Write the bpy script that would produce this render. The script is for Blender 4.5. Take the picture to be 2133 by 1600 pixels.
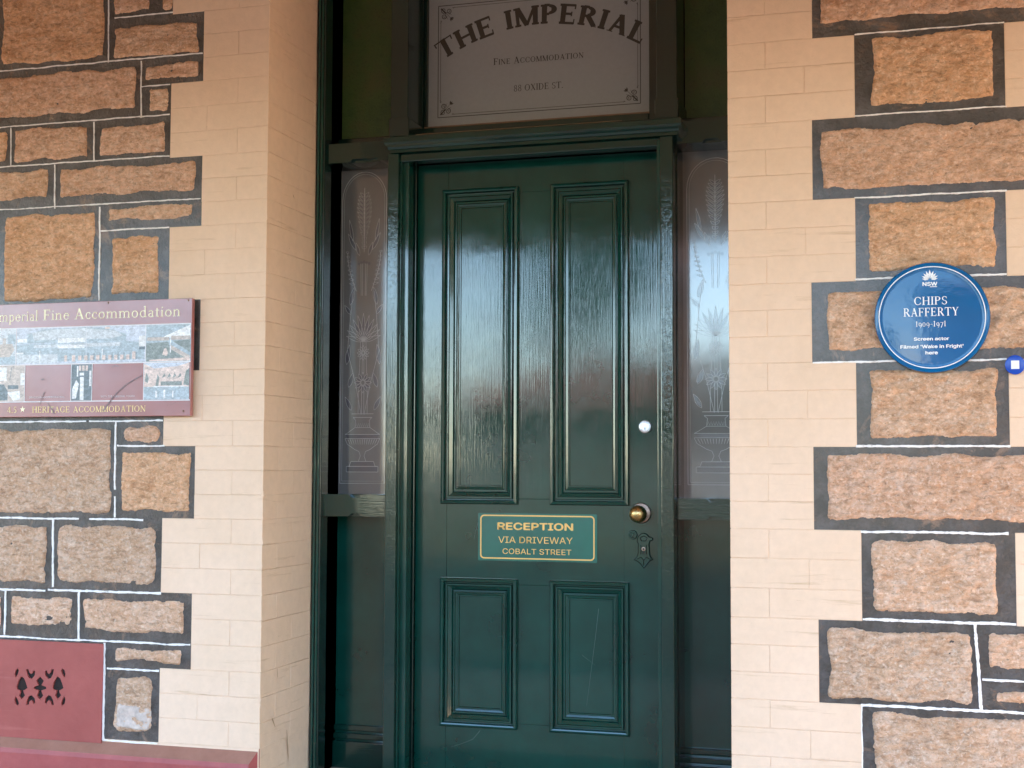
import bpy, bmesh, math, random
import numpy as np
from mathutils import Vector, Matrix, noise as mnoise

# ------------------------------------------------------------------ camera, sky, sun, exposure
for o in list(bpy.data.objects):
    bpy.data.objects.remove(o)
scene = bpy.context.scene
COL = scene.collection
F_PX, YAW, PITCH, ROLL, CX, CY = 2850.0, 0.28347, 0.06007, 0.00328, 1066.5, 800.0
CAM = Vector((0.0, -4.17, 1.50))


def cam_axes():
    f = Vector((-math.sin(YAW) * math.cos(PITCH), math.cos(YAW) * math.cos(PITCH), math.sin(PITCH)))
    r = Vector((math.cos(YAW), math.sin(YAW), 0))
    u = r.cross(f)
    r2 = math.cos(ROLL) * r + math.sin(ROLL) * u
    u2 = -math.sin(ROLL) * r + math.cos(ROLL) * u
    return r2, u2, f


AR, AU, AF = cam_axes()
cd = bpy.data.cameras.new('camera')
cam = bpy.data.objects.new('camera', cd)
COL.objects.link(cam)
cam.matrix_world = Matrix(((AR.x, AU.x, -AF.x, CAM.x), (AR.y, AU.y, -AF.y, CAM.y), (AR.z, AU.z, -AF.z, CAM.z), (0, 0, 0, 1)))
cd.sensor_width = 36.0
cd.lens = F_PX / 2133.0 * 36.0
cd.clip_end = 2000
scene.camera = cam

SUN_EL, SUN_AZ = math.radians(56), math.radians(25)
world = bpy.data.worlds.new('World')
scene.world = world
world.use_nodes = True
wn = world.node_tree
bg = wn.nodes['Background']
sky = wn.nodes.new('ShaderNodeTexSky')
sky.sky_type = 'NISHITA'
sky.sun_disc = False
sky.sun_elevation = SUN_EL
sky.sun_rotation = SUN_AZ
sky.dust_density = 0.25
sky.air_density = 1.1
sky.ozone_density = 3.2
wn.links.new(sky.outputs[0], bg.inputs[0])
bg.inputs[1].default_value = 0.15
sl = bpy.data.lights.new('sun', 'SUN')
sl.energy = 3.5
sl.angle = math.radians(0.5)
sl.color = (1.0, 0.92, 0.80)
sun = bpy.data.objects.new('sun', sl)
COL.objects.link(sun)
sd = Vector((math.sin(SUN_AZ) * math.cos(SUN_EL), math.cos(SUN_AZ) * math.cos(SUN_EL), math.sin(SUN_EL)))
sun.rotation_euler = sd.to_track_quat('Z', 'Y').to_euler()
sun.location = (2, -12, 12)
vs = scene.view_settings
vs.view_transform = 'Standard'
vs.look = 'None'
vs.gamma = 1.0
vs.use_curve_mapping = False
vs.exposure = 3.24
scene.cycles.max_bounces = 8
scene.cycles.diffuse_bounces = 5
scene.cycles.use_denoising = True

rnd = random.Random(7)


def P(px, py, y=0.0):
    """world x, z of a photograph pixel on the plane y = const"""
    d = AF * F_PX + AR * (px - CX) - AU * (py - CY)
    t = (y - CAM.y) / d.y
    return CAM.x + d.x * t, CAM.z + d.z * t


def rect(px0, py0, px1, py1, y=0.0):
    """x0, z0, x1, z1 of an upright rectangle whose side middles are at these pixels"""
    mx, my = (px0 + px1) / 2, (py0 + py1) / 2
    return P(px0, my, y)[0], P(mx, py1, y)[1], P(px1, my, y)[0], P(mx, py0, y)[1]


# ------------------------------------------------------------------ materials
def new_mat(name):
    m = bpy.data.materials.new(name)
    m.use_nodes = True
    nt = m.node_tree
    return m, nt, nt.nodes['Principled BSDF']


def nd(nt, t, **kw):
    n = nt.nodes.new(t)
    for k, v in kw.items():
        if hasattr(n, k):
            setattr(n, k, v)
        else:
            n.inputs[k].default_value = v
    return n


def coords(nt, scale=(1, 1, 1), kind='Object', rnd_shift=False):
    if kind == 'World':
        src = nd(nt, 'ShaderNodeNewGeometry').outputs['Position']
    else:
        src = nd(nt, 'ShaderNodeTexCoord').outputs['Object']
    mp = nd(nt, 'ShaderNodeMapping')
    mp.inputs['Scale'].default_value = scale
    nt.links.new(src, mp.inputs['Vector'])
    return mp.outputs[0]


def noise(nt, vec, scale, detail=4, rough=.55, dist=0.0):
    n = nd(nt, 'ShaderNodeTexNoise')
    n.inputs['Scale'].default_value = scale
    n.inputs['Detail'].default_value = detail
    n.inputs['Roughness'].default_value = rough
    n.inputs['Distortion'].default_value = dist
    nt.links.new(vec, n.inputs['Vector'])
    return n.outputs['Fac']


def ramp(nt, fac, stops):
    r = nd(nt, 'ShaderNodeValToRGB')
    e = r.color_ramp.elements
    while len(e) > 1:
        e.remove(e[-1])
    e[0].position, e[0].color = stops[0][0], (*stops[0][1], 1) if isinstance(stops[0][1], tuple) else (stops[0][1],) * 3 + (1,)
    for p, c in stops[1:]:
        q = e.new(p)
        q.color = (*c, 1) if isinstance(c, tuple) else (c, c, c, 1)
    nt.links.new(fac, r.inputs[0])
    return r.outputs[0]


def mix(nt, fac, a, b, mode='MIX'):
    m = nd(nt, 'ShaderNodeMix')
    m.data_type = 'RGBA'
    m.blend_type = mode
    for s, v in ((0, fac), (6, a), (7, b)):
        if isinstance(v, (int, float)):
            m.inputs[s].default_value = v
        elif isinstance(v, tuple):
            m.inputs[s].default_value = (*v, 1)
        else:
            nt.links.new(v, m.inputs[s])
    return m.outputs[2]


def bump(nt, bsdf, h, strength, dist, prev=None):
    b = nd(nt, 'ShaderNodeBump')
    b.inputs['Strength'].default_value = strength
    b.inputs['Distance'].default_value = dist
    nt.links.new(h, b.inputs['Height'])
    if prev is not None:
        nt.links.new(prev, b.inputs['Normal'])
    nt.links.new(b.outputs[0], bsdf.inputs['Normal'])
    return b.outputs[0]


def flat(name, col, rough=.5, spec=.5, metal=0.0, grain=0.0):
    m, nt, b = new_mat(name)
    b.inputs['Roughness'].default_value = rough
    b.inputs['Specular IOR Level'].default_value = spec
    b.inputs['Metallic'].default_value = metal
    if grain:
        v = coords(nt, kind='World')
        f = noise(nt, v, 60, 5)
        c = ramp(nt, f, [(.3, tuple(x * (1 - grain) for x in col)), (.7, tuple(min(1, x * (1 + grain)) for x in col))])
        nt.links.new(c, b.inputs['Base Color'])
        bump(nt, b, f, .15, .002)
    else:
        b.inputs['Base Color'].default_value = (*col, 1)
    return m


def mat_cream():
    m, nt, b = new_mat('cream_wall_paint')
    w = coords(nt, kind='World')
    big = noise(nt, w, 2.3, 4)
    fine = noise(nt, w, 34, 6, .65)
    c = ramp(nt, big, [(.3, (.75, .548, .385)), (.7, (.81, .60, .44))])
    c = mix(nt, .12, c, ramp(nt, fine, [(.35, .5), (.65, 1.0)]), 'MULTIPLY')
    # rusty dust caught along the bed joints, in horizontal streaks
    ws = coords(nt, (1.5, 1.5, 24), kind='World')
    st = noise(nt, ws, 1.5, 8, .68, .1)
    mask = ramp(nt, st, [(.60, 0.0), (.70, .9)])
    c = mix(nt, mix(nt, .5, (0, 0, 0), mask), c, (.42, .25, .11))
    # specks and small scuffs
    sp = noise(nt, w, 110, 3, .7)
    c = mix(nt, ramp(nt, sp, [(.70, 0.0), (.76, .55)]), c, (.25, .16, .10))
    sc = noise(nt, coords(nt, (14, 14, 5), kind='World'), 1.4, 6, .7)
    c = mix(nt, ramp(nt, sc, [(.62, 0.0), (.8, .25)]), c, (.50, .37, .27))
    nt.links.new(c, b.inputs['Base Color'])
    b.inputs['Roughness'].default_value = .55
    b.inputs['Specular IOR Level'].default_value = .35
    n1 = bump(nt, b, noise(nt, w, 22, 5, .6), .35, .006)
    bump(nt, b, noise(nt, w, 160, 3, .6), .25, .0012, n1)
    return m


def mat_stone():
    m, nt, b = new_mat('granite_stone')
    oi = nd(nt, 'ShaderNodeObjectInfo')
    w0 = nd(nt, 'ShaderNodeNewGeometry').outputs['Position']
    mp = nd(nt, 'ShaderNodeMapping')
    mp.inputs['Scale'].default_value = (.80, .80, .95)
    nt.links.new(w0, mp.inputs['Vector'])
    # every stone takes its own piece of the grain
    sh = nd(nt, 'ShaderNodeVectorMath', operation='SCALE')
    cx = nd(nt, 'ShaderNodeCombineXYZ')
    nt.links.new(oi.outputs['Random'], cx.inputs[0])
    nt.links.new(oi.outputs['Random'], cx.inputs[1])
    nt.links.new(cx.outputs[0], sh.inputs[0])
    sh.inputs['Scale'].default_value = 37
    ad = nd(nt, 'ShaderNodeVectorMath', operation='ADD')
    nt.links.new(mp.outputs[0], ad.inputs[0])
    nt.links.new(sh.outputs[0], ad.inputs[1])
    v = ad.outputs[0]
    # slanting tool strokes
    m3 = nd(nt, 'ShaderNodeMapping')
    m3.inputs['Rotation'].default_value = (0, .6, 0)
    m3.inputs['Scale'].default_value = (1.0, 1.0, 1.9)
    nt.links.new(v, m3.inputs['Vector'])
    f4 = noise(nt, m3.outputs[0], 42, 5, .7, .5)
    f1 = noise(nt, v, 85, 7, .82, .8)
    f2 = noise(nt, v, 30, 5, .7, .3)
    f3 = noise(nt, v, 5, 3)
    c = ramp(nt, f1, [(.28, (.20, .11, .06)), (.40, (.46, .29, .185)), (.50, (.60, .43, .32)), (.64, (.74, .63, .54))])
    c2 = ramp(nt, f2, [(.33, (.36, .19, .10)), (.5, (.58, .39, .26)), (.68, (.68, .56, .47))])
    c = mix(nt, .45, c, c2)
    c = mix(nt, ramp(nt, f3, [(.40, 0.0), (.7, .35)]), c, (.46, .27, .14))
    c = mix(nt, .55, c, ramp(nt, f4, [(.34, (.42, .36, .31)), (.46, (.92, .92, .92)), (.64, (1.25, 1.22, 1.2))]), 'MULTIPLY')
    dk = noise(nt, v, 150, 4, .7)
    c = mix(nt, ramp(nt, dk, [(.62, 0.0), (.69, .6)]), c, (.14, .09, .06))
    lt = noise(nt, v, 120, 3, .6)
    c = mix(nt, ramp(nt, lt, [(.57, 0.0), (.70, .5)]), c, (.85, .76, .66))
    c = mix(nt, 1.0, c, oi.outputs['Color'], 'MULTIPLY')
    nt.links.new(c, b.inputs['Base Color'])
    b.inputs['Roughness'].default_value = .82
    b.inputs['Specular IOR Level'].default_value = .3
    n1 = bump(nt, b, f2, 1.0, .014)
    n2 = bump(nt, b, f4, 1.0, .010, n1)
    bump(nt, b, f1, .9, .005, n2)
    return m


def mat_mortar():
    m, nt, b = new_mat('black_mortar_paint')
    w = coords(nt, kind='World')
    f = noise(nt, w, 16, 6, .7, .4)
    c = ramp(nt, f, [(.35, (.006, .0045, .004)), (.55, (.018, .0125, .010)), (.70, (.07, .038, .022))])
    p2 = noise(nt, w, 10, 5, .7)
    c = mix(nt, ramp(nt, p2, [(.45, 0.0), (.62, .8)]), c, (.075, .068, .070))
    pt = noise(nt, w, 6.5, 6, .72, .8)
    c = mix(nt, ramp(nt, pt, [(.58, 0.0), (.65, .8)]), c, (.24, .14, .085))
    nt.links.new(c, b.inputs['Base Color'])
    rr = noise(nt, w, 9, 3)
    nt.links.new(ramp(nt, rr, [(.3, .28), (.7, .42)]), b.inputs['Roughness'])
    b.inputs['Specular IOR Level'].default_value = .7
    b.inputs['IOR'].default_value = 1.6
    b.inputs['Coat Weight'].default_value = .9
    b.inputs['Coat Roughness'].default_value = .24
    n1 = bump(nt, b, noise(nt, w, 22, 6, .68), 1.0, .030)
    bump(nt, b, noise(nt, w, 110, 5, .7), .9, .006, n1)
    return m


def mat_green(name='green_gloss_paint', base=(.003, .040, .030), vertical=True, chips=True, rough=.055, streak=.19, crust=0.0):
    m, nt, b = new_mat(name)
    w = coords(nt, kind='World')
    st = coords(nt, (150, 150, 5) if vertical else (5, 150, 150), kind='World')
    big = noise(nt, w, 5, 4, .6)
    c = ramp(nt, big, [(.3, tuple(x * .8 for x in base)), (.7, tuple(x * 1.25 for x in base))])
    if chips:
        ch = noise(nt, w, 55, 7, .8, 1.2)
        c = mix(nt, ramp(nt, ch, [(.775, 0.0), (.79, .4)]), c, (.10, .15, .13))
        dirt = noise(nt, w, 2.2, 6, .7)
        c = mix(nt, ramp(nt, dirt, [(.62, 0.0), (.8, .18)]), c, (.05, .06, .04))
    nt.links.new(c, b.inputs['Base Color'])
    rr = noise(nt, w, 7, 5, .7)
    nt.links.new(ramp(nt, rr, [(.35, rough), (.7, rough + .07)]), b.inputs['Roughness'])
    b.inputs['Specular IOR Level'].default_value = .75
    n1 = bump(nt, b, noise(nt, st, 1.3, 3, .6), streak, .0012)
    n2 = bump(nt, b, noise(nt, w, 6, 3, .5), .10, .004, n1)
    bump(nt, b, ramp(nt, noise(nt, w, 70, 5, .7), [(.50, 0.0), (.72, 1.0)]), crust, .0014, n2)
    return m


def mat_glass(name, base, rough=.11, wav=.12, spec=1.0):
    m, nt, b = new_mat(name)
    w = coords(nt, kind='World')
    f = noise(nt, w, 3.2, 5, .6)
    c = ramp(nt, f, [(.3, tuple(x * .8 for x in base)), (.7, tuple(x * 1.2 for x in base))])
    d = noise(nt, w, 80, 6, .8)
    c = mix(nt, ramp(nt, d, [(.66, 0.0), (.75, .3)]), c, tuple(min(1, x * 2.4 + .02) for x in base))
    nt.links.new(c, b.inputs['Base Color'])
    b.inputs['Roughness'].default_value = rough
    b.inputs['IOR'].default_value = 1.52
    b.inputs['Specular IOR Level'].default_value = spec
    b.inputs['Coat Weight'].default_value = .6
    b.inputs['Coat Roughness'].default_value = rough * .6
    bump(nt, b, noise(nt, w, 12, 3, .5), wav, .002)
    return m


def mat_green_glass():
    m, nt, b = new_mat('textured_green_glass')
    w = coords(nt, kind='World')
    f = noise(nt, w, 4, 5, .65)
    c = ramp(nt, f, [(.3, (.018, .060, .010)), (.5, (.050, .095, .018)), (.62, (.065, .085, .022)), (.78, (.012, .10, .018))])
    d = noise(nt, w, 120, 4, .7)
    c = mix(nt, ramp(nt, d, [(.3, .5), (.45, 0.0)]), c, (.01, .02, .005))
    nt.links.new(c, b.inputs['Base Color'])
    b.inputs['Roughness'].default_value = .35
    bump(nt, b, d, .6, .004)
    return m


def mat_red():
    m, nt, b = new_mat('red_oxide_paint')
    w = coords(nt, kind='World')
    f = noise(nt, w, 7, 6, .65)
    c = ramp(nt, f, [(.3, (.29, .058, .050)), (.7, (.36, .080, .068))])
    s = noise(nt, coords(nt, (1.5, 1.5, 22), kind='World'), 1.6, 4, .6)
    c = mix(nt, ramp(nt, s, [(.6, 0.0), (.8, .4)]), c, (.5, .17, .15))
    nt.links.new(c, b.inputs['Base Color'])
    b.inputs['Roughness'].default_value = .42
    n1 = bump(nt, b, noise(nt, w, 30, 5, .6), .35, .004)
    return m


def mat_dusty_red():
    m, nt, b = new_mat('dusty_plinth_paint')
    w = coords(nt, kind='World')
    nor = nd(nt, 'ShaderNodeNewGeometry').outputs['Normal']
    sx = nd(nt, 'ShaderNodeSeparateXYZ')
    nt.links.new(nor, sx.inputs[0])
    f = noise(nt, w, 9, 6, .7)
    red = ramp(nt, f, [(.3, (.30, .055, .055)), (.7, (.39, .085, .08))])
    dust = ramp(nt, f, [(.3, (.27, .14, .095)), (.7, (.36, .20, .14))])
    up = ramp(nt, sx.outputs[2], [(.25, 0.0), (.45, .85)])
    c = mix(nt, up, red, dust)
    nt.links.new(c, b.inputs['Base Color'])
    b.inputs['Roughness'].default_value = .5
    bump(nt, b, noise(nt, w, 40, 5, .6), .4, .004)
    return m


def mat_white_line():
    m, nt, b = new_mat('white_pointing_paint')
    w = coords(nt, kind='World')
    f = noise(nt, w, 40, 5, .7)
    c = ramp(nt, f, [(.28, (.45, .40, .36)), (.42, (.82, .80, .78)), (.7, (.88, .87, .86))])
    nt.links.new(c, b.inputs['Base Color'])
    b.inputs['Roughness'].default_value = .5
    bump(nt, b, f, .5, .002)
    return m


def mat_etch(name, col):
    m, nt, b = new_mat(name)
    w = coords(nt, kind='World')
    f = noise(nt, w, 60, 4, .6)
    nt.links.new(ramp(nt, f, [(.3, tuple(x * .7 for x in col)), (.7, col)]), b.inputs['Base Color'])
    b.inputs['Roughness'].default_value = .55
    return m


def mat_metal(name, col, rough, scr=.2):
    m, nt, b = new_mat(name)
    w = coords(nt, kind='World')
    f = noise(nt, w, 90, 6, .7)
    nt.links.new(ramp(nt, f, [(.3, tuple(x * .75 for x in col)), (.6, col)]), b.inputs['Base Color'])
    b.inputs['Metallic'].default_value = 1
    nt.links.new(ramp(nt, f, [(.3, rough + .15), (.7, rough)]), b.inputs['Roughness'])
    bump(nt, b, f, scr, .0008)
    return m


def mat_plaque():
    m, nt, b = new_mat('blue_enamel')
    w = coords(nt, kind='World')
    f = noise(nt, w, 5, 3)
    nt.links.new(ramp(nt, f, [(.3, (.001, .098, .27)), (.7, (.001, .115, .32))]), b.inputs['Base Color'])
    b.inputs['Roughness'].default_value = .09
    b.inputs['Specular IOR Level'].default_value = .35
    n = bump(nt, b, noise(nt, w, 30, 3, .6), .22, .0015)
    nt.links.new(n, b.inputs['Coat Normal'])
    return m


def mat_signboard():
    m, nt, b = new_mat('faded_maroon_print')
    w = coords(nt, kind='World')
    f = noise(nt, w, 6, 5, .65)
    c = ramp(nt, f, [(.3, (.25, .062, .050)), (.7, (.33, .095, .080))])
    s = noise(nt, coords(nt, (9, 9, 16), kind='World'), 2.2, 6, .75, 1.5)
    c = mix(nt, ramp(nt, s, [(.64, 0.0), (.70, .7)]), c, (.10, .035, .03))
    # chalky sun bleach
    c = mix(nt, ramp(nt, noise(nt, w, 3.4, 3), [(.35, .05), (.65, .28)]), c, (.50, .34, .38))
    nt.links.new(c, b.inputs['Base Color'])
    b.inputs['Roughness'].default_value = .25
    b.inputs['Specular IOR Level'].default_value = 1.0
    b.inputs['Coat Weight'].default_value = .12
    b.inputs['Coat Roughness'].default_value = .18
    bump(nt, b, noise(nt, w, 8, 3), .15, .004)
    return m


def mat_ground(name, c1, c2, scale=8, rough=.9):
    m, nt, b = new_mat(name)
    w = coords(nt, kind='World')
    f = noise(nt, w, scale, 8, .7)
    nt.links.new(ramp(nt, f, [(.3, c1), (.7, c2)]), b.inputs['Base Color'])
    b.inputs['Roughness'].default_value = 1.0
    b.inputs['Specular IOR Level'].default_value = .1
    bump(nt, b, f, .3, .01)
    return m


M = dict(
        cream=mat_cream(), stone=mat_stone(), mortar=mat_mortar(), green=mat_green(),
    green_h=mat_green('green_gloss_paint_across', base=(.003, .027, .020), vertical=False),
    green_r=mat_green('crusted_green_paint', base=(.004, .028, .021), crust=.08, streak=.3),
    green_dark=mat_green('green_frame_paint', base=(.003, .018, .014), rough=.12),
    film=flat('frosted_glass_film', (.275, .285, .285), .45, grain=.03),
    glass=mat_glass('etched_sidelight_glass', (.155, .15, .148)),
    ggreen=mat_green_glass(), red=mat_red(), plinth=mat_dusty_red(), white=mat_white_line(),
    etch=mat_glass('etched_line', (.46, .45, .45), rough=.24, spec=.9), etch_dark=mat_glass('etched_shade', (.10, .095, .11), rough=.16, spec=1.0),
    ink=flat('dark_sign_ink', (.035, .026, .018), .5),
    bead=mat_etch('dirty_putty', (.26, .20, .16)), rust=mat_etch('bare_timber_edge', (.20, .10, .045)),
    brass=mat_metal('worn_brass', (.55, .38, .16), .22), rose=mat_metal('tarnished_rose', (.42, .31, .24), .34, .5),
    nickel=mat_metal('satin_nickel', (.92, .91, .90), .38), dark=flat('keyhole_dark', (.01, .01, .01), .6),
    plaque=mat_plaque(), pwhite=flat('plaque_white', (.78, .82, .86), .3), blue=flat('blue_disc_vinyl', (.005, .06, .42), .25),
    board=mat_signboard(), bwhite=flat('sign_white', (.75, .74, .76), .35, grain=.1), btext=flat('sign_cream_text', (.92, .84, .52), .3, spec=.9),
    bgold=flat('sign_gold_text', (.85, .64, .26), .35, spec=.8),
    rplate=mat_green('sign_teal_enamel', base=(.0005, .105, .074), chips=False, rough=.2), rgold=flat('sign_yellow', (.82, .50, .13), .4),
    lime=flat('limewash', (.56, .47, .41), .9, spec=.2, grain=.2), scratchm=flat('paint_scratch', (.07, .12, .105), .5),
    stain=flat('rust_drip', (.50, .33, .20), .7, grain=.2),
    vent_shade=flat('vent_shade_dark', (.02, .012, .01), .9),
    footpath=mat_ground('paving_concrete', (.36, .23, .14), (.48, .31, .20), 5),
    road=mat_ground('road_asphalt', (.022, .022, .021), (.038, .036, .034), 30),
    dirt=mat_ground('dry_verge', (.06, .05, .03), (.13, .095, .055), 3),
    awn=flat('verandah_boards', (.42, .31, .21), .6, grain=.2), postm=flat('verandah_post_paint', (.10, .10, .11), .5, grain=.1),
    leaf=flat('tree_leaf', (.05, .085, .03), .6, grain=.3), bark=flat('tree_bark', (.13, .09, .06), .9, grain=.3),
    house=flat('house_render', (.13, .125, .10), .9, spec=.2, grain=.3), roofm=flat('house_roof_iron', (.20, .11, .09), .8, spec=.2, grain=.15),
    brickm=flat('brown_brick_wall', (.14, .08, .055), .9, spec=.2, grain=.25),
    hglass=flat('house_window_glass', (.05, .06, .07), .1), stonestep=mat_ground('step_stone', (.25, .20, .16), (.38, .31, .25), 14),
)


# ------------------------------------------------------------------ object helpers
def link(name, mesh, parent=None, mat=None, smooth=False):
    o = bpy.data.objects.new(name, mesh)
    COL.objects.link(o)
    if parent is not None:
        o.parent = parent
        o.matrix_parent_inverse = Matrix.Translation(-Vector(parent_loc(parent)))
    if mat is not None and not mesh.materials:
        mesh.materials.append(mat)
    if smooth:
        for p in mesh.polygons:
            p.use_smooth = True
    return o


def parent_loc(p):
    loc = Vector((0, 0, 0))
    while p is not None:
        if not p.get('_w'):
            loc += p.location
        p = p.parent
    return loc


def thing(name, label, cat, loc=(0, 0, 0), group=None):
    o = bpy.data.objects.new(name, None)
    COL.objects.link(o)
    o.location = loc
    o.empty_display_size = .1
    o['label'] = label
    o['category'] = cat
    if group:
        o['group'] = group
    return o


def child(name, mesh, parent, mat, smooth=False, label=None):
    """mesh is in world coordinates; the child keeps them under its parent"""
    o = bpy.data.objects.new(name, mesh)
    COL.objects.link(o)
    if mat is not None and not mesh.materials:
        mesh.materials.append(mat)
    o.parent = parent
    off = Vector((0, 0, 0))
    p = parent
    while p is not None:
        off += p.location
        p = p.parent
    o.location = -off
    if smooth:
        for q in mesh.polygons:
            q.use_smooth = True
    if label:
        o['label'] = label
    return o


def bm_mesh(bm, name='mesh'):
    me = bpy.data.meshes.new(name)
    bmesh.ops.recalc_face_normals(bm, faces=bm.faces)
    bm.to_mesh(me)
    bm.free()
    return me


def add_box(bm, x0, x1, y0, y1, z0, z1, bev=0.0, seg=1):
    b2 = bmesh.new()
    vs_ = [b2.verts.new((x, y, z)) for x in (x0, x1) for y in (y0, y1) for z in (z0, z1)]
    for f in ((0, 1, 3, 2), (4, 6, 7, 5), (0, 4, 5, 1), (2, 3, 7, 6), (0, 2, 6, 4), (1, 5, 7, 3)):
        b2.faces.new([vs_[i] for i in f])
    bmesh.ops.recalc_face_normals(b2, faces=b2.faces)
    if bev:
        bmesh.ops.bevel(b2, geom=list(b2.edges), offset=bev, segments=seg, affect='EDGES', profile=.5)
    me = bpy.data.meshes.new('tmp')
    b2.to_mesh(me)
    b2.free()
    bm.from_mesh(me)
    bpy.data.meshes.remove(me)


def box(name, parent, mat, x0, x1, y0, y1, z0, z1, bev=.0015, seg=2, label=None):
    bm = bmesh.new()
    add_box(bm, min(x0, x1), max(x0, x1), min(y0, y1), max(y0, y1), min(z0, z1), max(z0, z1), bev, seg)
    return child(name, bm_mesh(bm), parent, mat, label=label)


def polys(name, parent, mat, plist, y, step=2e-5, label=None):
    if name == 'photo_detail' and len(plist) > 1:
        for i, p in enumerate(plist):
            polys(name, parent, mat, [p], y - step * (i % 12))
        return None
    return polys_one(name, parent, mat, plist, y, step, label)


def polys_one(name, parent, mat, plist, y, step=2e-5, label=None):
    """flat print: polygons in x,z laid on the plane y, each a hair above the last"""
    bm = bmesh.new()
    for i, p in enumerate(plist):
        yy = y - step * (i % 12)
        f = bm.faces.new([bm.verts.new((a, yy, b)) for a, b in p])
    bm.normal_update()
    for f in bm.faces:
        if f.normal.y > 0:
            f.normal_flip()
    me = bpy.data.meshes.new(name)
    bm.to_mesh(me)
    bm.free()
    return child(name, me, parent, mat, label=label)


def ribbon(pts, w, w2=None):
    """quads of a stroke along pts; width runs from w to w2"""
    out = []
    w2 = w if w2 is None else w2
    n = len(pts) - 1
    offs = []
    for i, p in enumerate(pts):
        a = pts[max(i - 1, 0)]
        b = pts[min(i + 1, n)]
        dx, dz = b[0] - a[0], b[1] - a[1]
        L = math.hypot(dx, dz) or 1
        ww = (w + (w2 - w) * i / max(n, 1)) / 2
        offs.append((-dz / L * ww, dx / L * ww))
    for i in range(n):
        a, b = pts[i], pts[i + 1]
        oa, ob = offs[i], offs[i + 1]
        out.append([(a[0] + oa[0], a[1] + oa[1]), (b[0] + ob[0], b[1] + ob[1]), (b[0] - ob[0], b[1] - ob[1]), (a[0] - oa[0], a[1] - oa[1])])
    return out


def arc(cx, cy, rx, ry, a0, a1, n=14):
    return [(cx + rx * math.cos(math.radians(a0 + (a1 - a0) * i / n)), cy + ry * math.sin(math.radians(a0 + (a1 - a0) * i / n))) for i in range(n + 1)]


# ------------------------------------------------------------------ a small serif alphabet, drawn as strokes
TK, TN = .15, .06     # thick and thin stroke


def V_(x, y0=0, y1=1, w=None, s0=True, s1=True, sw=.30):
    w = TK if w is None else w
    r = [[(x - w / 2, y0), (x + w / 2, y0), (x + w / 2, y1), (x - w / 2, y1)]]
    if s0: r.append([(x - sw / 2, y0), (x + sw / 2, y0), (x + sw / 2, y0 + TN * .8), (x - sw / 2, y0 + TN * .8)])
    if s1: r.append([(x - sw / 2, y1 - TN * .8), (x + sw / 2, y1 - TN * .8), (x + sw / 2, y1), (x - sw / 2, y1)])
    return r


def H_(x0, x1, y, w=None):
    w = TN if w is None else w
    return [[(x0, y - w / 2), (x1, y - w / 2), (x1, y + w / 2), (x0, y + w / 2)]]


def D_(x0, y0, x1, y1, w):
    return ribbon([(x0, y0), (x1, y1)], w)


def A_(cx, cy, rx, ry, a0, a1, tk=None, tn=None, n=14):
    tk, tn = TK if tk is None else tk, TN if tn is None else tn
    """arc whose stroke is thick at its sides and thin at top and foot"""
    o, i_ = [], []
    for k in range(n + 1):
        a = math.radians(a0 + (a1 - a0) * k / n)
        c, s = math.cos(a), math.sin(a)
        w = tn + (tk - tn) * abs(c) ** 1.5
        o.append((cx + (rx) * c, cy + (ry) * s))
        i_.append((cx + (rx - w) * c, cy + (ry - min(w, tn * 1.2)) * s))
    return [[o[k], o[k + 1], i_[k + 1], i_[k]] for k in range(n)]


def tick(x, y0, y1, w=.05):
    return [[(x - w / 2, y0), (x + w / 2, y0), (x + w / 2, y1), (x - w / 2, y1)]]


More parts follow.
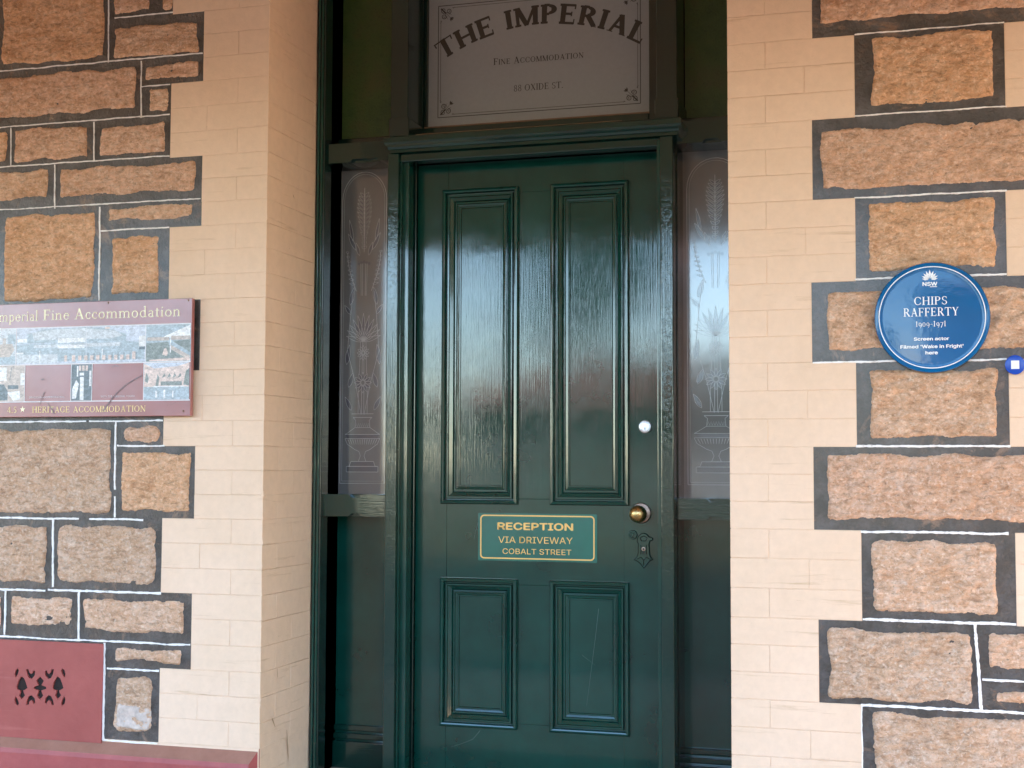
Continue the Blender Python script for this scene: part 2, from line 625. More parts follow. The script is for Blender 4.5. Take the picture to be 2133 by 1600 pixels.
def build_glyphs(): return {
    'T': (.84, V_(.42, s1=False) + H_(.02, .82, .965, .07) + tick(.045, .76, .99) + tick(.795, .76, .99)),
    'H': (.92, V_(.17) + V_(.75) + H_(.17, .75, .5)),
    'E': (.76, V_(.17, s0=False, s1=False) + H_(.02, .66, .03) + H_(.02, .64, .97) + H_(.17, .52, .51) + tick(.66, 0, .24) + tick(.64, .78, 1) + tick(.52, .4, .62)),
    'F': (.70, V_(.17, s1=False) + H_(.02, .62, .97) + H_(.17, .50, .50) + tick(.62, .76, 1) + tick(.50, .39, .61)),
    'L': (.70, V_(.17, s0=False) + H_(.02, .64, .03) + tick(.64, 0, .26)),
    'I': (.34, V_(.17)),
    'M': (1.06, V_(.14, w=TN + .02, sw=.26) + V_(.91, sw=.30) + D_(.16, .98, .53, .02, TK) + D_(.88, .98, .53, .02, TN)),
    'N': (.92, V_(.15, w=TN, sw=.26) + V_(.76, w=TN, s0=False, sw=.26) + D_(.15, .97, .76, .03, TK)),
    'P': (.74, V_(.17) + A_(.36, .74, .32, .26, -90, 90) + H_(.17, .37, .97) + H_(.17, .37, .50)),
    'R': (.84, V_(.17) + A_(.36, .74, .31, .26, -90, 90) + H_(.17, .37, .97) + H_(.17, .37, .50) + D_(.40, .50, .74, .03, TK) + H_(.62, .84, .02, .045)),
    'A': (.90, D_(.16, .02, .44, .98, TN) + D_(.42, .98, .74, .02, TK) + H_(.26, .62, .33) + H_(.03, .28, .02, .045) + H_(.60, .87, .02, .045)),
    'C': (.86, A_(.46, .5, .42, .5, 42, 318, n=20) + tick(.78, .66, .93, .05) + tick(.78, .08, .30, .04)),
    'G': (.90, A_(.46, .5, .42, .5, 42, 318, n=20) + tick(.78, .66, .93, .05) + V_(.76, 0.04, .44, w=.12, s0=False, sw=.26)),
    'O': (.96, A_(.47, .5, .44, .5, 0, 360, n=26)),
    'D': (.90, V_(.17, s0=False, s1=False) + A_(.38, .5, .46, .5, -90, 90, n=18) + H_(.02, .40, .97) + H_(.02, .40, .03)),
    'S': (.66, A_(.33, .74, .27, .26, 35, 270, tk=.11, n=14) + A_(.33, .25, .28, .26, -145, 90, tk=.12, n=14) + tick(.57, .72, .94, .045) + tick(.075, .06, .30, .045)),
    'Y': (.84, V_(.42, 0, .48, s1=False) + D_(.14, .98, .44, .42, TK) + D_(.70, .98, .44, .44, TN) + H_(.02, .28, .98, .045) + H_(.58, .82, .98, .045)),
    'X': (.84, D_(.14, .98, .70, .02, TK) + D_(.68, .98, .14, .02, TN) + H_(.02, .26, .98, .045) + H_(.58, .80, .98, .045) + H_(.02, .26, .02, .045) + H_(.58, .82, .02, .045)),
    'W': (1.2, D_(.12, .98, .38, .02, TK) + D_(.62, .98, .38, .02, TN) + D_(.56, .98, .82, .02, TK) + D_(1.06, .98, .82, .02, TN) + H_(.02, .24, .98, .045) + H_(.96, 1.16, .98, .045)),
    'U': (.9, V_(.17, .3, 1, s0=False) + V_(.74, .3, 1, w=TN, s0=False, sw=.26) + A_(.455, .32, .36, .32, 180, 360)),
    '.': (.24, A_(.12, .06, .075, .075, 0, 360, tk=.075, tn=.07, n=8)),
    ' ': (.36, []),
    '-': (.50, H_(.06, .44, .40, .05)),
    '1': (.40, V_(.20, w=.12, s1=False, sw=.28) + D_(.06, .84, .20, .97, .05)),
    '0': (.60, A_(.30, .40, .26, .40, 0, 360, tk=.11)),
    '8': (.64, A_(.32, .75, .24, .25, 0, 360, tk=.10) + A_(.32, .26, .28, .28, 0, 360, tk=.11)),
    '9': (.62, A_(.31, .42, .25, .32, 0, 360, tk=.11) + ribbon(arc(.20, .34, .34, .60, -70, 10), .05, .11)),
    '7': (.58, H_(.06, .54, .70, .07) + D_(.52, .70, .20, -.22, .10)),
    '4': (.64, V_(.44, w=.10, s1=False, sw=.28) + D_(.42, .98, .05, .28, .05) + H_(.04, .60, .28, .06)),
    '5': (.56, A_(.25, .30, .26, .31, -140, 110, tk=.11) + H_(.14, .48, .95, .08) + D_(.15, .95, .12, .52, .05)),
    # lower case, x-height .62
    'm': (1.02, V_(.13, 0, .60, w=.10, s1=False, sw=.24) + V_(.50, 0, .44, w=.10, s1=False, sw=.24) + V_(.87, 0, .44, w=.10, s1=False, sw=.24) + A_(.335, .42, .215, .21, 0, 150, tk=.10) + A_(.705, .42, .215, .21, 0, 150, tk=.10) + D_(.02, .56, .13, .62, .045)),
    'n': (.66, V_(.13, 0, .60, w=.10, s1=False, sw=.24) + V_(.50, 0, .44, w=.10, s1=False, sw=.24) + A_(.335, .42, .215, .21, 0, 150, tk=.10) + D_(.02, .56, .13, .62, .045)),
    'p': (.64, V_(.13, -.30, .60, w=.10, s1=False, sw=.24) + A_(.30, .31, .28, .32, -150, 150, tk=.11, n=18) + D_(.02, .56, .13, .62, .045)),
    'e': (.56, A_(.29, .31, .26, .32, 20, 325, tk=.11, n=18) + H_(.06, .52, .38, .045) + A_(.29, .31, .26, .32, 0, 20, n=3)),
    'r': (.44, V_(.13, 0, .60, w=.10, s1=False, sw=.26) + A_(.30, .44, .17, .19, 50, 150, tk=.08) + A_(.38, .54, .055, .055, 0, 360, tk=.055, tn=.05, n=8) + D_(.02, .56, .13, .62, .045)),
    'i': (.28, V_(.14, 0, .60, w=.10, s1=False, sw=.26) + A_(.14, .84, .065, .065, 0, 360, tk=.065, tn=.06, n=8) + D_(.02, .56, .14, .62, .045)),
    'a': (.54, V_(.40, 0, .46, w=.10, s0=False, s1=False) + A_(.25, .44, .20, .18, 0, 160, tk=.10) + A_(.24, .17, .20, .18, 70, 330, tk=.10) + D_(.40, .05, .53, .05, .05)),
    'l': (.28, V_(.14, 0, 1.02, w=.10, s1=False, sw=.26) + D_(.02, .97, .14, 1.03, .045)),
    'c': (.50, A_(.29, .31, .26, .32, 45, 320, tk=.11, n=18) + A_(.42, .50, .055, .055, 0, 360, tk=.055, tn=.05, n=8)),
    'o': (.62, A_(.31, .31, .28, .32, 0, 360, tk=.11, n=20)),
    'd': (.66, V_(.50, 0, 1.02, w=.10, s0=False, s1=False) + A_(.32, .31, .28, .32, 30, 330, tk=.11, n=18) + D_(.50, .04, .64, .04, .05) + D_(.38, .97, .50, 1.03, .045)),
    't': (.40, V_(.17, .08, .80, w=.10, s0=False, s1=False) + H_(.02, .36, .60, .05) + A_(.26, .12, .14, .13, 180, 310, tk=.08)),
    'u': (.66, V_(.13, .16, .60, w=.10, s0=False, s1=False) + V_(.50, 0, .60, w=.10, s0=False, s1=False) + A_(.315, .18, .235, .19, 180, 350, tk=.10) + H_(.0, .14, .59, .045) + H_(.37, .51, .59, .045)),
}


G = build_glyphs()
TK, TN = .215, .125
G_BOLD = build_glyphs()
TK, TN = .15, .06


def serif_text(s, sc=None, small_caps=False, lw=1.0, G=G):
    out, x = [], 0
    for ch in s:
        k = 1.0
        c = ch
        if small_caps and ch.islower():
            k, c = .82, ch.upper()
        wd, pl = G[c]
        for p in pl:
            out.append([(x + a * k, b * k) for a, b in p])
        x += wd * k + .07
    return out, x - .07


def serif_in(s, x0, x1, z0, h, **kw):
    pl, w = serif_text(s, **kw)
    k = (x1 - x0) / w
    return [[(x0 + a * k, z0 + b * h) for a, b in p] for p in pl]


try:        # the plain sans face that ships with Blender itself
    import os
    SANS = bpy.data.fonts.load(os.path.join(bpy.utils.resource_path('LOCAL'), 'datafiles', 'fonts', 'Inter.woff2'))
except Exception:
    SANS = None


def sans_mesh(txt, x0, x1, z0, h, y, bold=0.0, depth=0.0):
    """text of the built-in face, fitted to the box, standing on the plane y"""
    cu = bpy.data.curves.new('t', 'FONT')
    cu.body = txt
    if SANS is not None:
        cu.font = SANS
    cu.size = 1
    cu.offset = bold if SANS is None else 0.0
    cu.resolution_u = 4
    ob = bpy.data.objects.new('t', cu)
    COL.objects.link(ob)
    bpy.context.view_layer.update()
    me = bpy.data.meshes.new_from_object(ob.evaluated_get(bpy.context.evaluated_depsgraph_get()))
    bpy.data.objects.remove(ob)
    co = np.empty(len(me.vertices) * 3)
    me.vertices.foreach_get('co', co)
    co = co.reshape(-1, 3)
    a, b = co[:, 0].min(), co[:, 0].max()
    kz = h / .715
    out = np.empty_like(co)
    out[:, 0] = x0 + (co[:, 0] - a) * (x1 - x0) / (b - a)
    out[:, 1] = y
    out[:, 2] = z0 + co[:, 1] * kz * (1 if SANS is None else .98)
    me.vertices.foreach_set('co', out.ravel())
    me.materials.clear()
    me.update()
    if bold > .02 and SANS is not None:      # a heavier weight: the same outline struck again a hair to each side
        bb = bmesh.new()
        for k, (dx, dz) in enumerate(((0, 0), (-.05, 0), (.05, 0), (0, .035), (0, -.035))):
            m2 = me.copy()
            m2.transform(Matrix.Translation((dx * h, -.00003 * k, dz * h)))
            bb.from_mesh(m2)
            bpy.data.meshes.remove(m2)
        bb.to_mesh(me)
        bb.free()
    return me


def curve_plate(splines, y0, y1):
    """2D outline with holes, filled and thickened between y0 (front) and y1"""
    cu = bpy.data.curves.new('p', 'CURVE')
    cu.dimensions = '2D'
    cu.fill_mode = 'BOTH'
    cu.extrude = abs(y1 - y0) / 2
    for pts in splines:
        sp = cu.splines.new('POLY')
        sp.points.add(len(pts) - 1)
        for i, (a, b) in enumerate(pts):
            sp.points[i].co = (a, b, 0, 1)
        sp.use_cyclic_u = True
    ob = bpy.data.objects.new('p', cu)
    COL.objects.link(ob)
    bpy.context.view_layer.update()
    me = bpy.data.meshes.new_from_object(ob.evaluated_get(bpy.context.evaluated_depsgraph_get()))
    bpy.data.objects.remove(ob)
    ym = (y0 + y1) / 2
    for v in me.vertices:
        x, z, d = v.co
        v.co = (x, ym - d, z)
    me.materials.clear()
    me.update()
    return me


def circ(cx, cz, r, n=32, a0=0, a1=360, r2=None):
    return [(cx + r * math.cos(math.radians(a0 + (a1 - a0) * i / n)), cz + (r2 or r) * math.sin(math.radians(a0 + (a1 - a0) * i / n))) for i in range(n)]


def lathe(name, parent, mat, cx, cz, prof, n=32, label=None):
    """prof: (radius, y) pairs turned about the axis through (cx, cz) along y"""
    bm = bmesh.new()
    rings = []
    for r, y in prof:
        if r < 1e-6:
            rings.append([bm.verts.new((cx, y, cz))])
        else:
            rings.append([bm.verts.new((cx + r * math.cos(2 * math.pi * k / n), y, cz + r * math.sin(2 * math.pi * k / n))) for k in range(n)])
    for a, b in zip(rings, rings[1:]):
        for k in range(n):
            k2 = (k + 1) % n
            if len(a) == 1 and len(b) == 1: continue
            if len(a) == 1: bm.faces.new((a[0], b[k], b[k2]))
            elif len(b) == 1: bm.faces.new((a[k], a[k2], b[0]))
            else: bm.faces.new((a[k], a[k2], b[k2], b[k]))
    o = child(name, bm_mesh(bm), parent, mat, smooth=True, label=label)
    o.data.set_sharp_from_angle(angle=math.radians(33))
    return o


def nested(name, parent, mat, r, prof, y, close=False, label=None):
    """mitred moulding round the rectangle r; prof = (inset, height towards the street)"""
    x0, z0, x1, z1 = r
    bm = bmesh.new()
    rings = []
    for i, h in prof:
        rings.append([bm.verts.new(c) for c in ((x0 + i, y - h, z0 + i), (x1 - i, y - h, z0 + i), (x1 - i, y - h, z1 - i), (x0 + i, y - h, z1 - i))])
    for a, b in zip(rings, rings[1:]):
        for k in range(4):
            k2 = (k + 1) % 4
            bm.faces.new((a[k], a[k2], b[k2], b[k]))
    if close:
        bm.faces.new(rings[-1])
    return child(name, bm_mesh(bm), parent, mat, label=label)


# ------------------------------------------------------------------ stones and bricks
def stone_mesh(x0, z0, x1, z1, seed, proud=.006, rnd_c=.012, base=.004):
    """rock-faced stone: an uneven sheet whose ragged rim dives into the mortar"""
    w, h = x1 - x0, z1 - z0
    nx, nz = max(8, int(w / .0045)), max(6, int(h / .0045))
    m = .006
    bm = bmesh.new()
    grid = []
    sv = Vector((seed * 3.7, seed * 1.3, seed * .7))
    for j in range(nz + 1):
        row = []
        for i in range(nx + 1):
            u, v = i / nx, j / nz
            x = x0 - m + u * (w + 2 * m)
            z = z0 - m + v * (h + 2 * m)
            p = Vector((x, 0, z))
            # distance to a rounded rectangle
            qx = abs(x - (x0 + x1) / 2) - (w / 2 - rnd_c)
            qz = abs(z - (z0 + z1) / 2) - (h / 2 - rnd_c)
            d = math.hypot(max(qx, 0), max(qz, 0)) + min(max(qx, qz), 0) - rnd_c
            d += .0105 * mnoise.noise(p * 12 + sv) + .0032 * mnoise.noise(p * 60 + sv) + .0022 * mnoise.noise(p * 170 + sv)
            t = max(0.0, min(1.0, (-d + .001) / .010))
            prof = t * (2 - t)
            n1 = mnoise.fractal(Vector((p.x * 24, 0, p.z * 36)) + sv, .7, 2.1, 5) * .0060
            n2 = mnoise.noise(Vector((p.x * 6, 0, p.z * 9)) + sv) * .0060
            yy = -(-base - .004 + (proud + .004 + base) * prof + (n1 + n2) * prof)
            row.append(bm.verts.new((x, yy, z)))
        grid.append(row)
    for j in range(nz):
        for i in range(nx):
            bm.faces.new((grid[j][i], grid[j][i + 1], grid[j + 1][i + 1], grid[j + 1][i]))
    bm.normal_update()
    me = bpy.data.meshes.new('stone')
    bm.to_mesh(me)
    bm.free()
    return me


def add_stone(parent, px0, py0, px1, py1, tint, seed, world=None, rc=.007):
    x0, z0, x1, z1 = world if world else rect(px0, py0, px1, py1, -.004)
    o = child('stone', stone_mesh(x0, z0, x1, z1, seed, rnd_c=rc), parent, M['stone'], smooth=True)
    o.color = (*tint, 1)
    return o


def brick(parent, x0, x1, y0, y1, z0, z1, name='brick'):
    g = max(0, rnd.random() - .5) * .0009
    gz = .0001 + max(0, rnd.random() - .4) * .0011
    jy = (rnd.random() - .5) * .0016
    bm = bmesh.new()
    add_box(bm, x0 + g, x1 - g, y0 + jy, y1, z0 + gz, z1 - gz, .0014, 1)
    ax, az = (rnd.random() - .5) * .006, (rnd.random() - .5) * .010
    for v in bm.verts:
        if v.co.y < y0 + .01:
            v.co.y += (v.co.x - (x0 + x1) / 2) * ax + (v.co.z - (z0 + z1) / 2) * az
    return child(name, bm_mesh(bm), parent, M['cream'])


REV = .39                   # depth of the reveal


def corner_course(parent, xe, sgn, xq, z0, z1, k):
    """one course of the painted brick quoin: sgn -1 runs to the left of the edge xe as far as xq"""
    fd = .03
    lens = [.232, .115, .232, .115, .232] if k % 2 else [.115, .232, .232, .115, .232]
    depth = .113 if k % 2 else .232
    x = xe
    first = True
    for L in lens:
        nxt = x + sgn * L
        rem = (xq - nxt) * sgn
        if rem < .06:
            nxt = xq
        a, b = sorted((x, nxt))
        brick(parent, a, b, 0, depth if first else fd, z0, z1)
        if first:
            # brick(s) filling the rest of the reveal
            t = fd * 2.2
            c, d = sorted((xe, xe + sgn * t))
            if k % 2:
                brick(parent, c, d, depth, REV, z0, z1)
            else:
                brick(parent, c, d, depth, REV, z0, z1)
        first = False
        x = nxt
        if abs(x - xq) < 1e-6:
            break


def lerp(a, b, t): return a + (b - a) * t


def pointing(parent, px0, py0, px1, py1, w=4.5):
    """white ribbon pointing, slightly proud and slightly unsteady"""
    (xa, za), (xb, zb) = P(px0, py0, 0), P(px1, py1, 0)
    if abs(px1 - px0) > abs(py1 - py0):
        za = zb = (za + zb) / 2
    wm = w / 660.0
    L = math.hypot(xb - xa, zb - za)
    n = max(3, int(L / .005))
    bm = bmesh.new()
    prev = None
    sd_ = rnd.random() * 90
    for i in range(n + 1):
        t = i / n
        x, z = lerp(xa, xb, t), lerp(za, zb, t)
        p = Vector((x * 14 + sd_, 0, z * 14))
        wob = mnoise.noise(p) * .0022 + mnoise.noise(p * 5) * .0008
        ww = wm / 2 * (1 + .5 * mnoise.noise(p * 3) + .35 * mnoise.noise(p * 9))
        dx, dz = (xb - xa) / L, (zb - za) / L
        nx_, nz_ = -dz, dx
        cx_, cz_ = x + nx_ * wob, z + nz_ * wob
        ring = [bm.verts.new((cx_ + nx_ * s * ww, yy, cz_ + nz_ * s * ww)) for s, yy in ((-1, .004), (-.7, -.0016), (.7, -.0016), (1, .004))]
        if prev:
            for a in range(3):
                bm.faces.new((prev[a], prev[a + 1], ring[a + 1], ring[a]))
        prev = ring
    return child('pointing', bm_mesh(bm), parent, M['white'], smooth=False)


WALL_TOP = 3.75
XL = P(551, 800, 0)[0]        # left edge of the door opening
XR = P(1519, 800, 0)[0]       # right edge of the door opening
FAR_L = P(-520, 800, 0)[0]
FAR_R = P(2700, 800, 0)[0]

# ---- left wall
lw = thing('stone_wall', 'stone and cream brick wall left of the green door, with a red vent panel and plinth', 'wall', (P(200, 900, 0)[0], 0, 0))
lz = [P(380, y, 0)[1] for y in (-135, 28, 172, 327, 472, 625, 772, 929.5, 1080, 1236, 1394, 1550)]
lq = [P(x, y, 0)[0] for x, y in ((361, -50), (424, 100), (355, 250), (420, 400), (352, 550), (416, 700), (341, 850), (405, 1005), (336, 1160), (398, 1315), (331, 1470))]
# top bands above the frame
lz = [lz[0] + .516, lz[0] + .258] + lz
lq = [lq[0], lq[1]] + lq
PL_TOP = lz[-1]
core = bmesh.new()
add_box(core, FAR_L, XL - .004, .0019, REV + .12, 0, WALL_TOP)
child('wall_core', bm_mesh(core), lw, M['cream'])
mb = bmesh.new()
ci = 0
for i in range(len(lq)):
    zt, zb = lz[i], lz[i + 1]
    add_box(mb, FAR_L, lq[i], .0015, .006, zb, zt)
    for c in range(3):
        corner_course(lw, XL, -1, lq[i], zb + (zt - zb) * c / 3, zb + (zt - zb) * (c + 1) / 3, ci)
        ci += 1
child('mortar_bed', bm_mesh(mb), lw, M['mortar'])
z = lz[0]
while z < WALL_TOP - .02:
    z2 = min(z + .086, WALL_TOP)
    corner_course(lw, XL, -1, XL - .60, z, z2, ci)
    ci += 1
    z = z2

WARM, PINK, PALE, GREY, OCH = (1.32, 1.21, 1.12), (1.31, 1.18, 1.12), (1.38, 1.31, 1.27), (1.22, 1.19, 1.16), (1.38, 1.19, 1.0)
STL = [
    (5, -60, 217, 127, OCH), (239, -40, 312, 24, PINK), (339, -32, 357, 19, PALE), (237, 50, 412, 114, WARM), (301, 131, 412, 163, PINK),
    (-90, 154, 279, 239, PINK), (308, 184, 348, 231, PALE), (28, 266, 181, 331, PINK), (-120, 279, 12, 340, OCH), (207, 259, 340, 320, PINK),
    (-130, 359, 98, 418, WARM), (125, 343, 404, 403, PINK), (223, 428, 400, 456, WARM), (8, 446, 194, 626, OCH), (230, 492, 330, 612, OCH),
    (-110, 895, 230, 1067, GREY), (256, 887, 334, 921, PINK), (252, 942, 395, 1065, OCH), (-130, 1095, 94, 1213, GREY), (117, 1096, 322, 1215, GREY),
    (23, 1243, 151, 1303, PALE), (-150, 1240, 1, 1303, PALE), (172, 1251, 382, 1317, PALE), (240, 1353, 374, 1380, PALE), (237, 1410, 314, 1524, GREY),
    (-180, 650, 200, 745, WARM), (230, 650, 385, 745, PINK), (-180, 775, 120, 862, PINK), (140, 780, 320, 862, WARM),
    (-260, -60, -25, 127, WARM), (-420, 154, -120, 239, GREY), (-330, 359, -150, 418, PINK), (-280, 446, -20, 626, WARM), (-330, 895, -135, 1067, OCH),
    (-360, 266, -140, 340, OCH), (-400, 1095, -150, 1213, PINK), (-400, 1240, -170, 1303, WARM), (-460, -60, -280, 127, PINK), (-470, 446, -300, 626, OCH),
    (-470, 895, -350, 1067, GREY), (-460, 650, -210, 745, OCH), (-460, 775, -210, 862, WARM),
]
for k, (a, b, c, d, t) in enumerate(STL):
    rc = .028 if (a, b) in ((117, 1096), (256, 887), (237, 1410)) else .007
    add_stone(lw, a, b, c, d, t, k + 1, rc=rc)
    if (a, b) == (237, 1410):
        x0, z0, x1, z1 = rect(241, 1465, 312, 1520, -.004)
        child('limewash_patch', stone_mesh(x0, z0, x1, z1, 77, proud=.0085, rnd_c=.02), lw, M['lime'], smooth=True)
for a in ((226, -60, 226, 131, 3), (239, 37, 361, 26, 3), (-300, 173, 423, 113, 3.2), (294, 127, 294, 246, 3), (295, 180, 355, 177, 3), (-300, 284, 354, 243, 3.2),
          (23, 266, 23, 346, 3), (196, 254, 196, 337, 3.2), (-300, 367, 354, 326, 3.2), (114, 343, 114, 435, 3.2), (-300, 453, 418, 415, 3.2),
          (208, 431, 206, 626, 4.2), (209, 481, 353, 474, 4), (-300, 881, 180, 878, 4.6), (186, 877, 340, 876.8, 4.6), (241, 877, 239, 1020, 4.8), (239, 1034, 239, 1078, 4.5), (244, 929, 343, 929, 5),
          (-300, 1073.5, 165, 1081, 5.2), (186, 1081, 299, 1083, 5.2), (110, 1082, 110, 1223, 5.6), (-300, 1219, 95, 1229, 5.6), (100, 1229, 336, 1236, 5.8), (12, 1229, 9, 1322, 5.4), (165, 1233, 163, 1332, 5.8),
          (-300, 1318, 397, 1338, 5.2), (218, 1339, 215, 1541, 5.6), (223, 1394, 332, 1396, 5), (214, 1542, 328, 1549, 4.6)):
    pointing(lw, *a)

# red panel with the cast vent
vx0, vz0, vx1, vz1 = P(-240, 1430, 0)[0], P(100, 1540, 0)[1], P(215, 1430, 0)[0], P(100, 1336, 0)[1]
holes = []


def hp(px, py): return P(px, py, -.004)


def vent_shape(pts): holes.append([hp(*p) for p in pts])


def sgn_shape(fx, fy, base):
    cx_, cy_ = 84, 1431
    return [((cx_ + (x - cx_) * fx), (cy_ + (y - cy_) * fy)) for x, y in base]


comma = [(33, 1411), (31, 1404), (33, 1396), (38, 1392), (40, 1397), (38, 1404), (34, 1411)]
ush = [(55, 1394), (60, 1394), (62, 1401), (66, 1404), (69, 1400), (70, 1396), (74, 1398), (73, 1407), (67, 1414), (61, 1412), (57, 1404)]
for fx in (1, -1):
    for fy in (1, -1):
        vent_shape(sgn_shape(fx, fy, comma))
        vent_shape(sgn_shape(fx, fy, ush))
for cxv, big in ((46, 1), (84, 0), (121, 1)):
    if big:
        vent_shape([(cxv - 1, 1409), (cxv + 5, 1413), (cxv + 9, 1423), (cxv + 12, 1433), (cxv + 6, 1437), (cxv + 3, 1438), (cxv + 4, 1443), (cxv + 7, 1448), (cxv, 1456),
                    (cxv - 6, 1449), (cxv - 3, 1443), (cxv - 3, 1438), (cxv - 10, 1436), (cxv - 11, 1430), (cxv - 7, 1418)])
    else:
        vent_shape([(cxv, 1409), (cxv + 8, 1418), (cxv + 3, 1427), (cxv + 13, 1431), (cxv + 13, 1435), (cxv + 3, 1438), (cxv + 4, 1443), (cxv + 7, 1449), (cxv, 1457),
                    (cxv - 7, 1449), (cxv - 4, 1443), (cxv - 3, 1438), (cxv - 13, 1435), (cxv - 13, 1431), (cxv - 3, 1427), (cxv - 8, 1418)])
vp_me = curve_plate([[(vx0, vz0), (vx1, vz0), (vx1, vz1), (vx0, vz1)]] + holes, -.006, .001)
vp = child('vent_panel', vp_me, lw, M['red'])
gx0, gz0, gx1, gz1 = rect(26, 1388, 142, 1476, -.006)
# vent opening behind the grille: a block coloured dark for the shade in the hollow
box('vent_shade_block', vp, M['vent_shade'], gx0, gx1, .0012, .0052, gz0, gz1, bev=0)
# plinth
pb = bmesh.new()
xe = XL - .003
prof = [(.01, PL_TOP), (-.030, PL_TOP - .045), (-.034, PL_TOP - .060), (-.034, 0), (.01, 0)]
va = [pb.verts.new((FAR_L, y, z)) for y, z in prof]
vb = [pb.verts.new((xe - max(0, .02 if i in (1, 2, 3) else 0), y, z)) for i, (y, z) in enumerate(prof)]
for i in range(len(prof)):
    j = (i + 1) % len(prof)
    pb.faces.new((va[i], va[j], vb[j], vb[i]))
pb.faces.new(va)
pb.faces.new(vb)
child('plinth', bm_mesh(pb), lw, M['plinth'])
# below the last quoin the reveal stays plain render
box('render_band', lw, M['cream'], XL - .003, XL - .05, .012, REV, 0, PL_TOP, bev=.001)

for (py_, sz) in ((455, .006), (316, .005), (1030, .013), (1080, .008), (1130, .010), (1290, .009), (1306, .006), (1455, .015), (1470, .010), (1398, .006), (1180, .006), (1240, .007)):
    bmb = bmesh.new()
    bmesh.ops.create_icosphere(bmb, subdivisions=3, radius=1)
    xb, zb_b = XL, P(545, py_, 0)[1]
    for v in bmb.verts:
        n_b = 1 + .45 * mnoise.noise(v.co * 1.7 + Vector((py_, 0, 0))) + .2 * mnoise.noise(v.co * 4 + Vector((py_, 0, 0)))
        v.co = Vector((xb - sz * .15 + v.co.x * sz * .38 * n_b, .0015 + v.co.y * sz * .28 * n_b, zb_b + v.co.z * sz * n_b))
    child('paint_blister', bm_mesh(bmb), lw, M['cream'], smooth=True)

for (pa, pb_, wd) in (((577, 1392), (578, 1412), .006), ((566, 1495), (573, 1515), .010), ((597, 1520), (601, 1588), .006), ((560, 1502), (578, 1499), .003), ((610, 405), (613, 415), .006)):
    def on_reveal(px, py):
        d = AF * F_PX + AR * (px - CX) - AU * (py - CY)
        t = (XL + .0006 - CAM.x) / d.x
        return CAM + d * t
    A_0, B_0 = on_reveal(*pa), on_reveal(*pb_)
    bmd = bmesh.new()
    pr_ = None
    for i in range(9):
        t = i / 8
        p = A_0.lerp(B_0, t)
        w = wd * (math.sin(math.pi * (t * .85 + .12)) ** .8) * (1 + .5 * mnoise.noise(p * 60))
        row = [bmd.verts.new((XL + .0012, p.y + s_ * w / 2, p.z)) for s_ in (-1, 1)]
        if pr_:
            bmd.faces.new((pr_[0], pr_[1], row[1], row[0]))
        pr_ = row
    child('rust_stain', bm_mesh(bmd), lw, M['stain'])

# ---- right wall
rw = thing('stone_wall', 'stone and cream brick wall right of the green door, behind the round blue plaque', 'wall', (P(1900, 900, 0)[0], 0, 0))
rz = [P(1740, y, 0)[1] for y in (-98, 76, 247, 414, 587, 754, 931, 1104, 1292, 1465, 1645)]
rq = [P(x, y, 0)[0] for x, y in ((1691, 0), (1780, 160), (1692, 330), (1782, 500), (1691, 670), (1784, 840), (1695, 1020), (1795, 1200), (1706, 1380), (1796, 1540))]
rr_ = [P(x, y, 0)[0] for x, y in ((2190, 0), (2093, 150), (2190, 330), (2096, 490), (2190, 660), (2102, 840), (2190, 1000), (2116, 1200), (2200, 1380), (2240, 1540))]
step = rz[0] - rz[1]
rz = [rz[0] + .516, rz[0] + .258] + rz + [rz[-1] - .258, 0.0]
rq = [rq[0], rq[1]] + rq + [rq[8], rq[9]]
rr_ = [rr_[0], rr_[1]] + rr_ + [rr_[8], rr_[9]]
core = bmesh.new()
add_box(core, XR + .004, FAR_R, .0019, REV + .12, 0, WALL_TOP)
child('wall_core', bm_mesh(core), rw, M['cream'])
mb = bmesh.new()
ci = 1
for i in range(len(rq)):
    zt, zb = rz[i], rz[i + 1]
    add_box(mb, rq[i], rr_[i], .0015, .006, zb, zt)
    for c in range(3):
        za, zc = zb + (zt - zb) * c / 3, zb + (zt - zb) * (c + 1) / 3
        corner_course(rw, XR, 1, rq[i], za, zc, ci)
        x = rr_[i]
        j = 0
        while x < FAR_R - .05:
            L = (.232 if (ci + j) % 2 else .20)
            x2 = min(x + L, FAR_R)
            brick(rw, x, x2, 0, .03, za, zc)
            x = x2
            j += 1
        ci += 1
child('mortar_bed', bm_mesh(mb), rw, M['mortar'])
z = rz[0]
while z < WALL_TOP - .02:
    z2 = min(z + .086, WALL_TOP)
    corner_course(rw, XR, 1, XR + .90, z, z2, ci)
    ci += 1
    z = z2
STR = [
    (1707, -85, 2178, 28, PINK), (1816, 69, 2072, 211, OCH), (1710, 258, 2178, 384, PINK), (1810, 418, 2072, 559, OCH), (1722, 601, 2178, 727, WARM),
    (1813, 770, 2077, 910, WARM), (1723, 947, 2178, 1084, PINK), (1817, 1128, 2078, 1278, PALE), (1726, 1313, 2024, 1461, GREY), (2059, 1323, 2190, 1396, PALE),
    (2074, 1443, 2190, 1468, PALE), (1820, 1496, 2220, 1640, GREY),
]
for k, (a, b, c, d, t) in enumerate(STR):
    add_stone(rw, a, b, c, d, t, k + 61, rc=.014 if k in (8, 7) else .006)
for k in (12, 13):
    zt, zb = rz[k], rz[k + 1]
    if zt - zb > .12:
        add_stone(rw, 0, 0, 0, 0, WARM, k + 90, world=(rq[k] + .03, zb + .03, rr_[k] - .03, zt - .03))
for k in (0, 1):
    add_stone(rw, 0, 0, 0, 0, PINK, k + 95, world=(rq[k] + .03, rz[k + 1] + .03, rr_[k] - .03, rz[k] - .03))
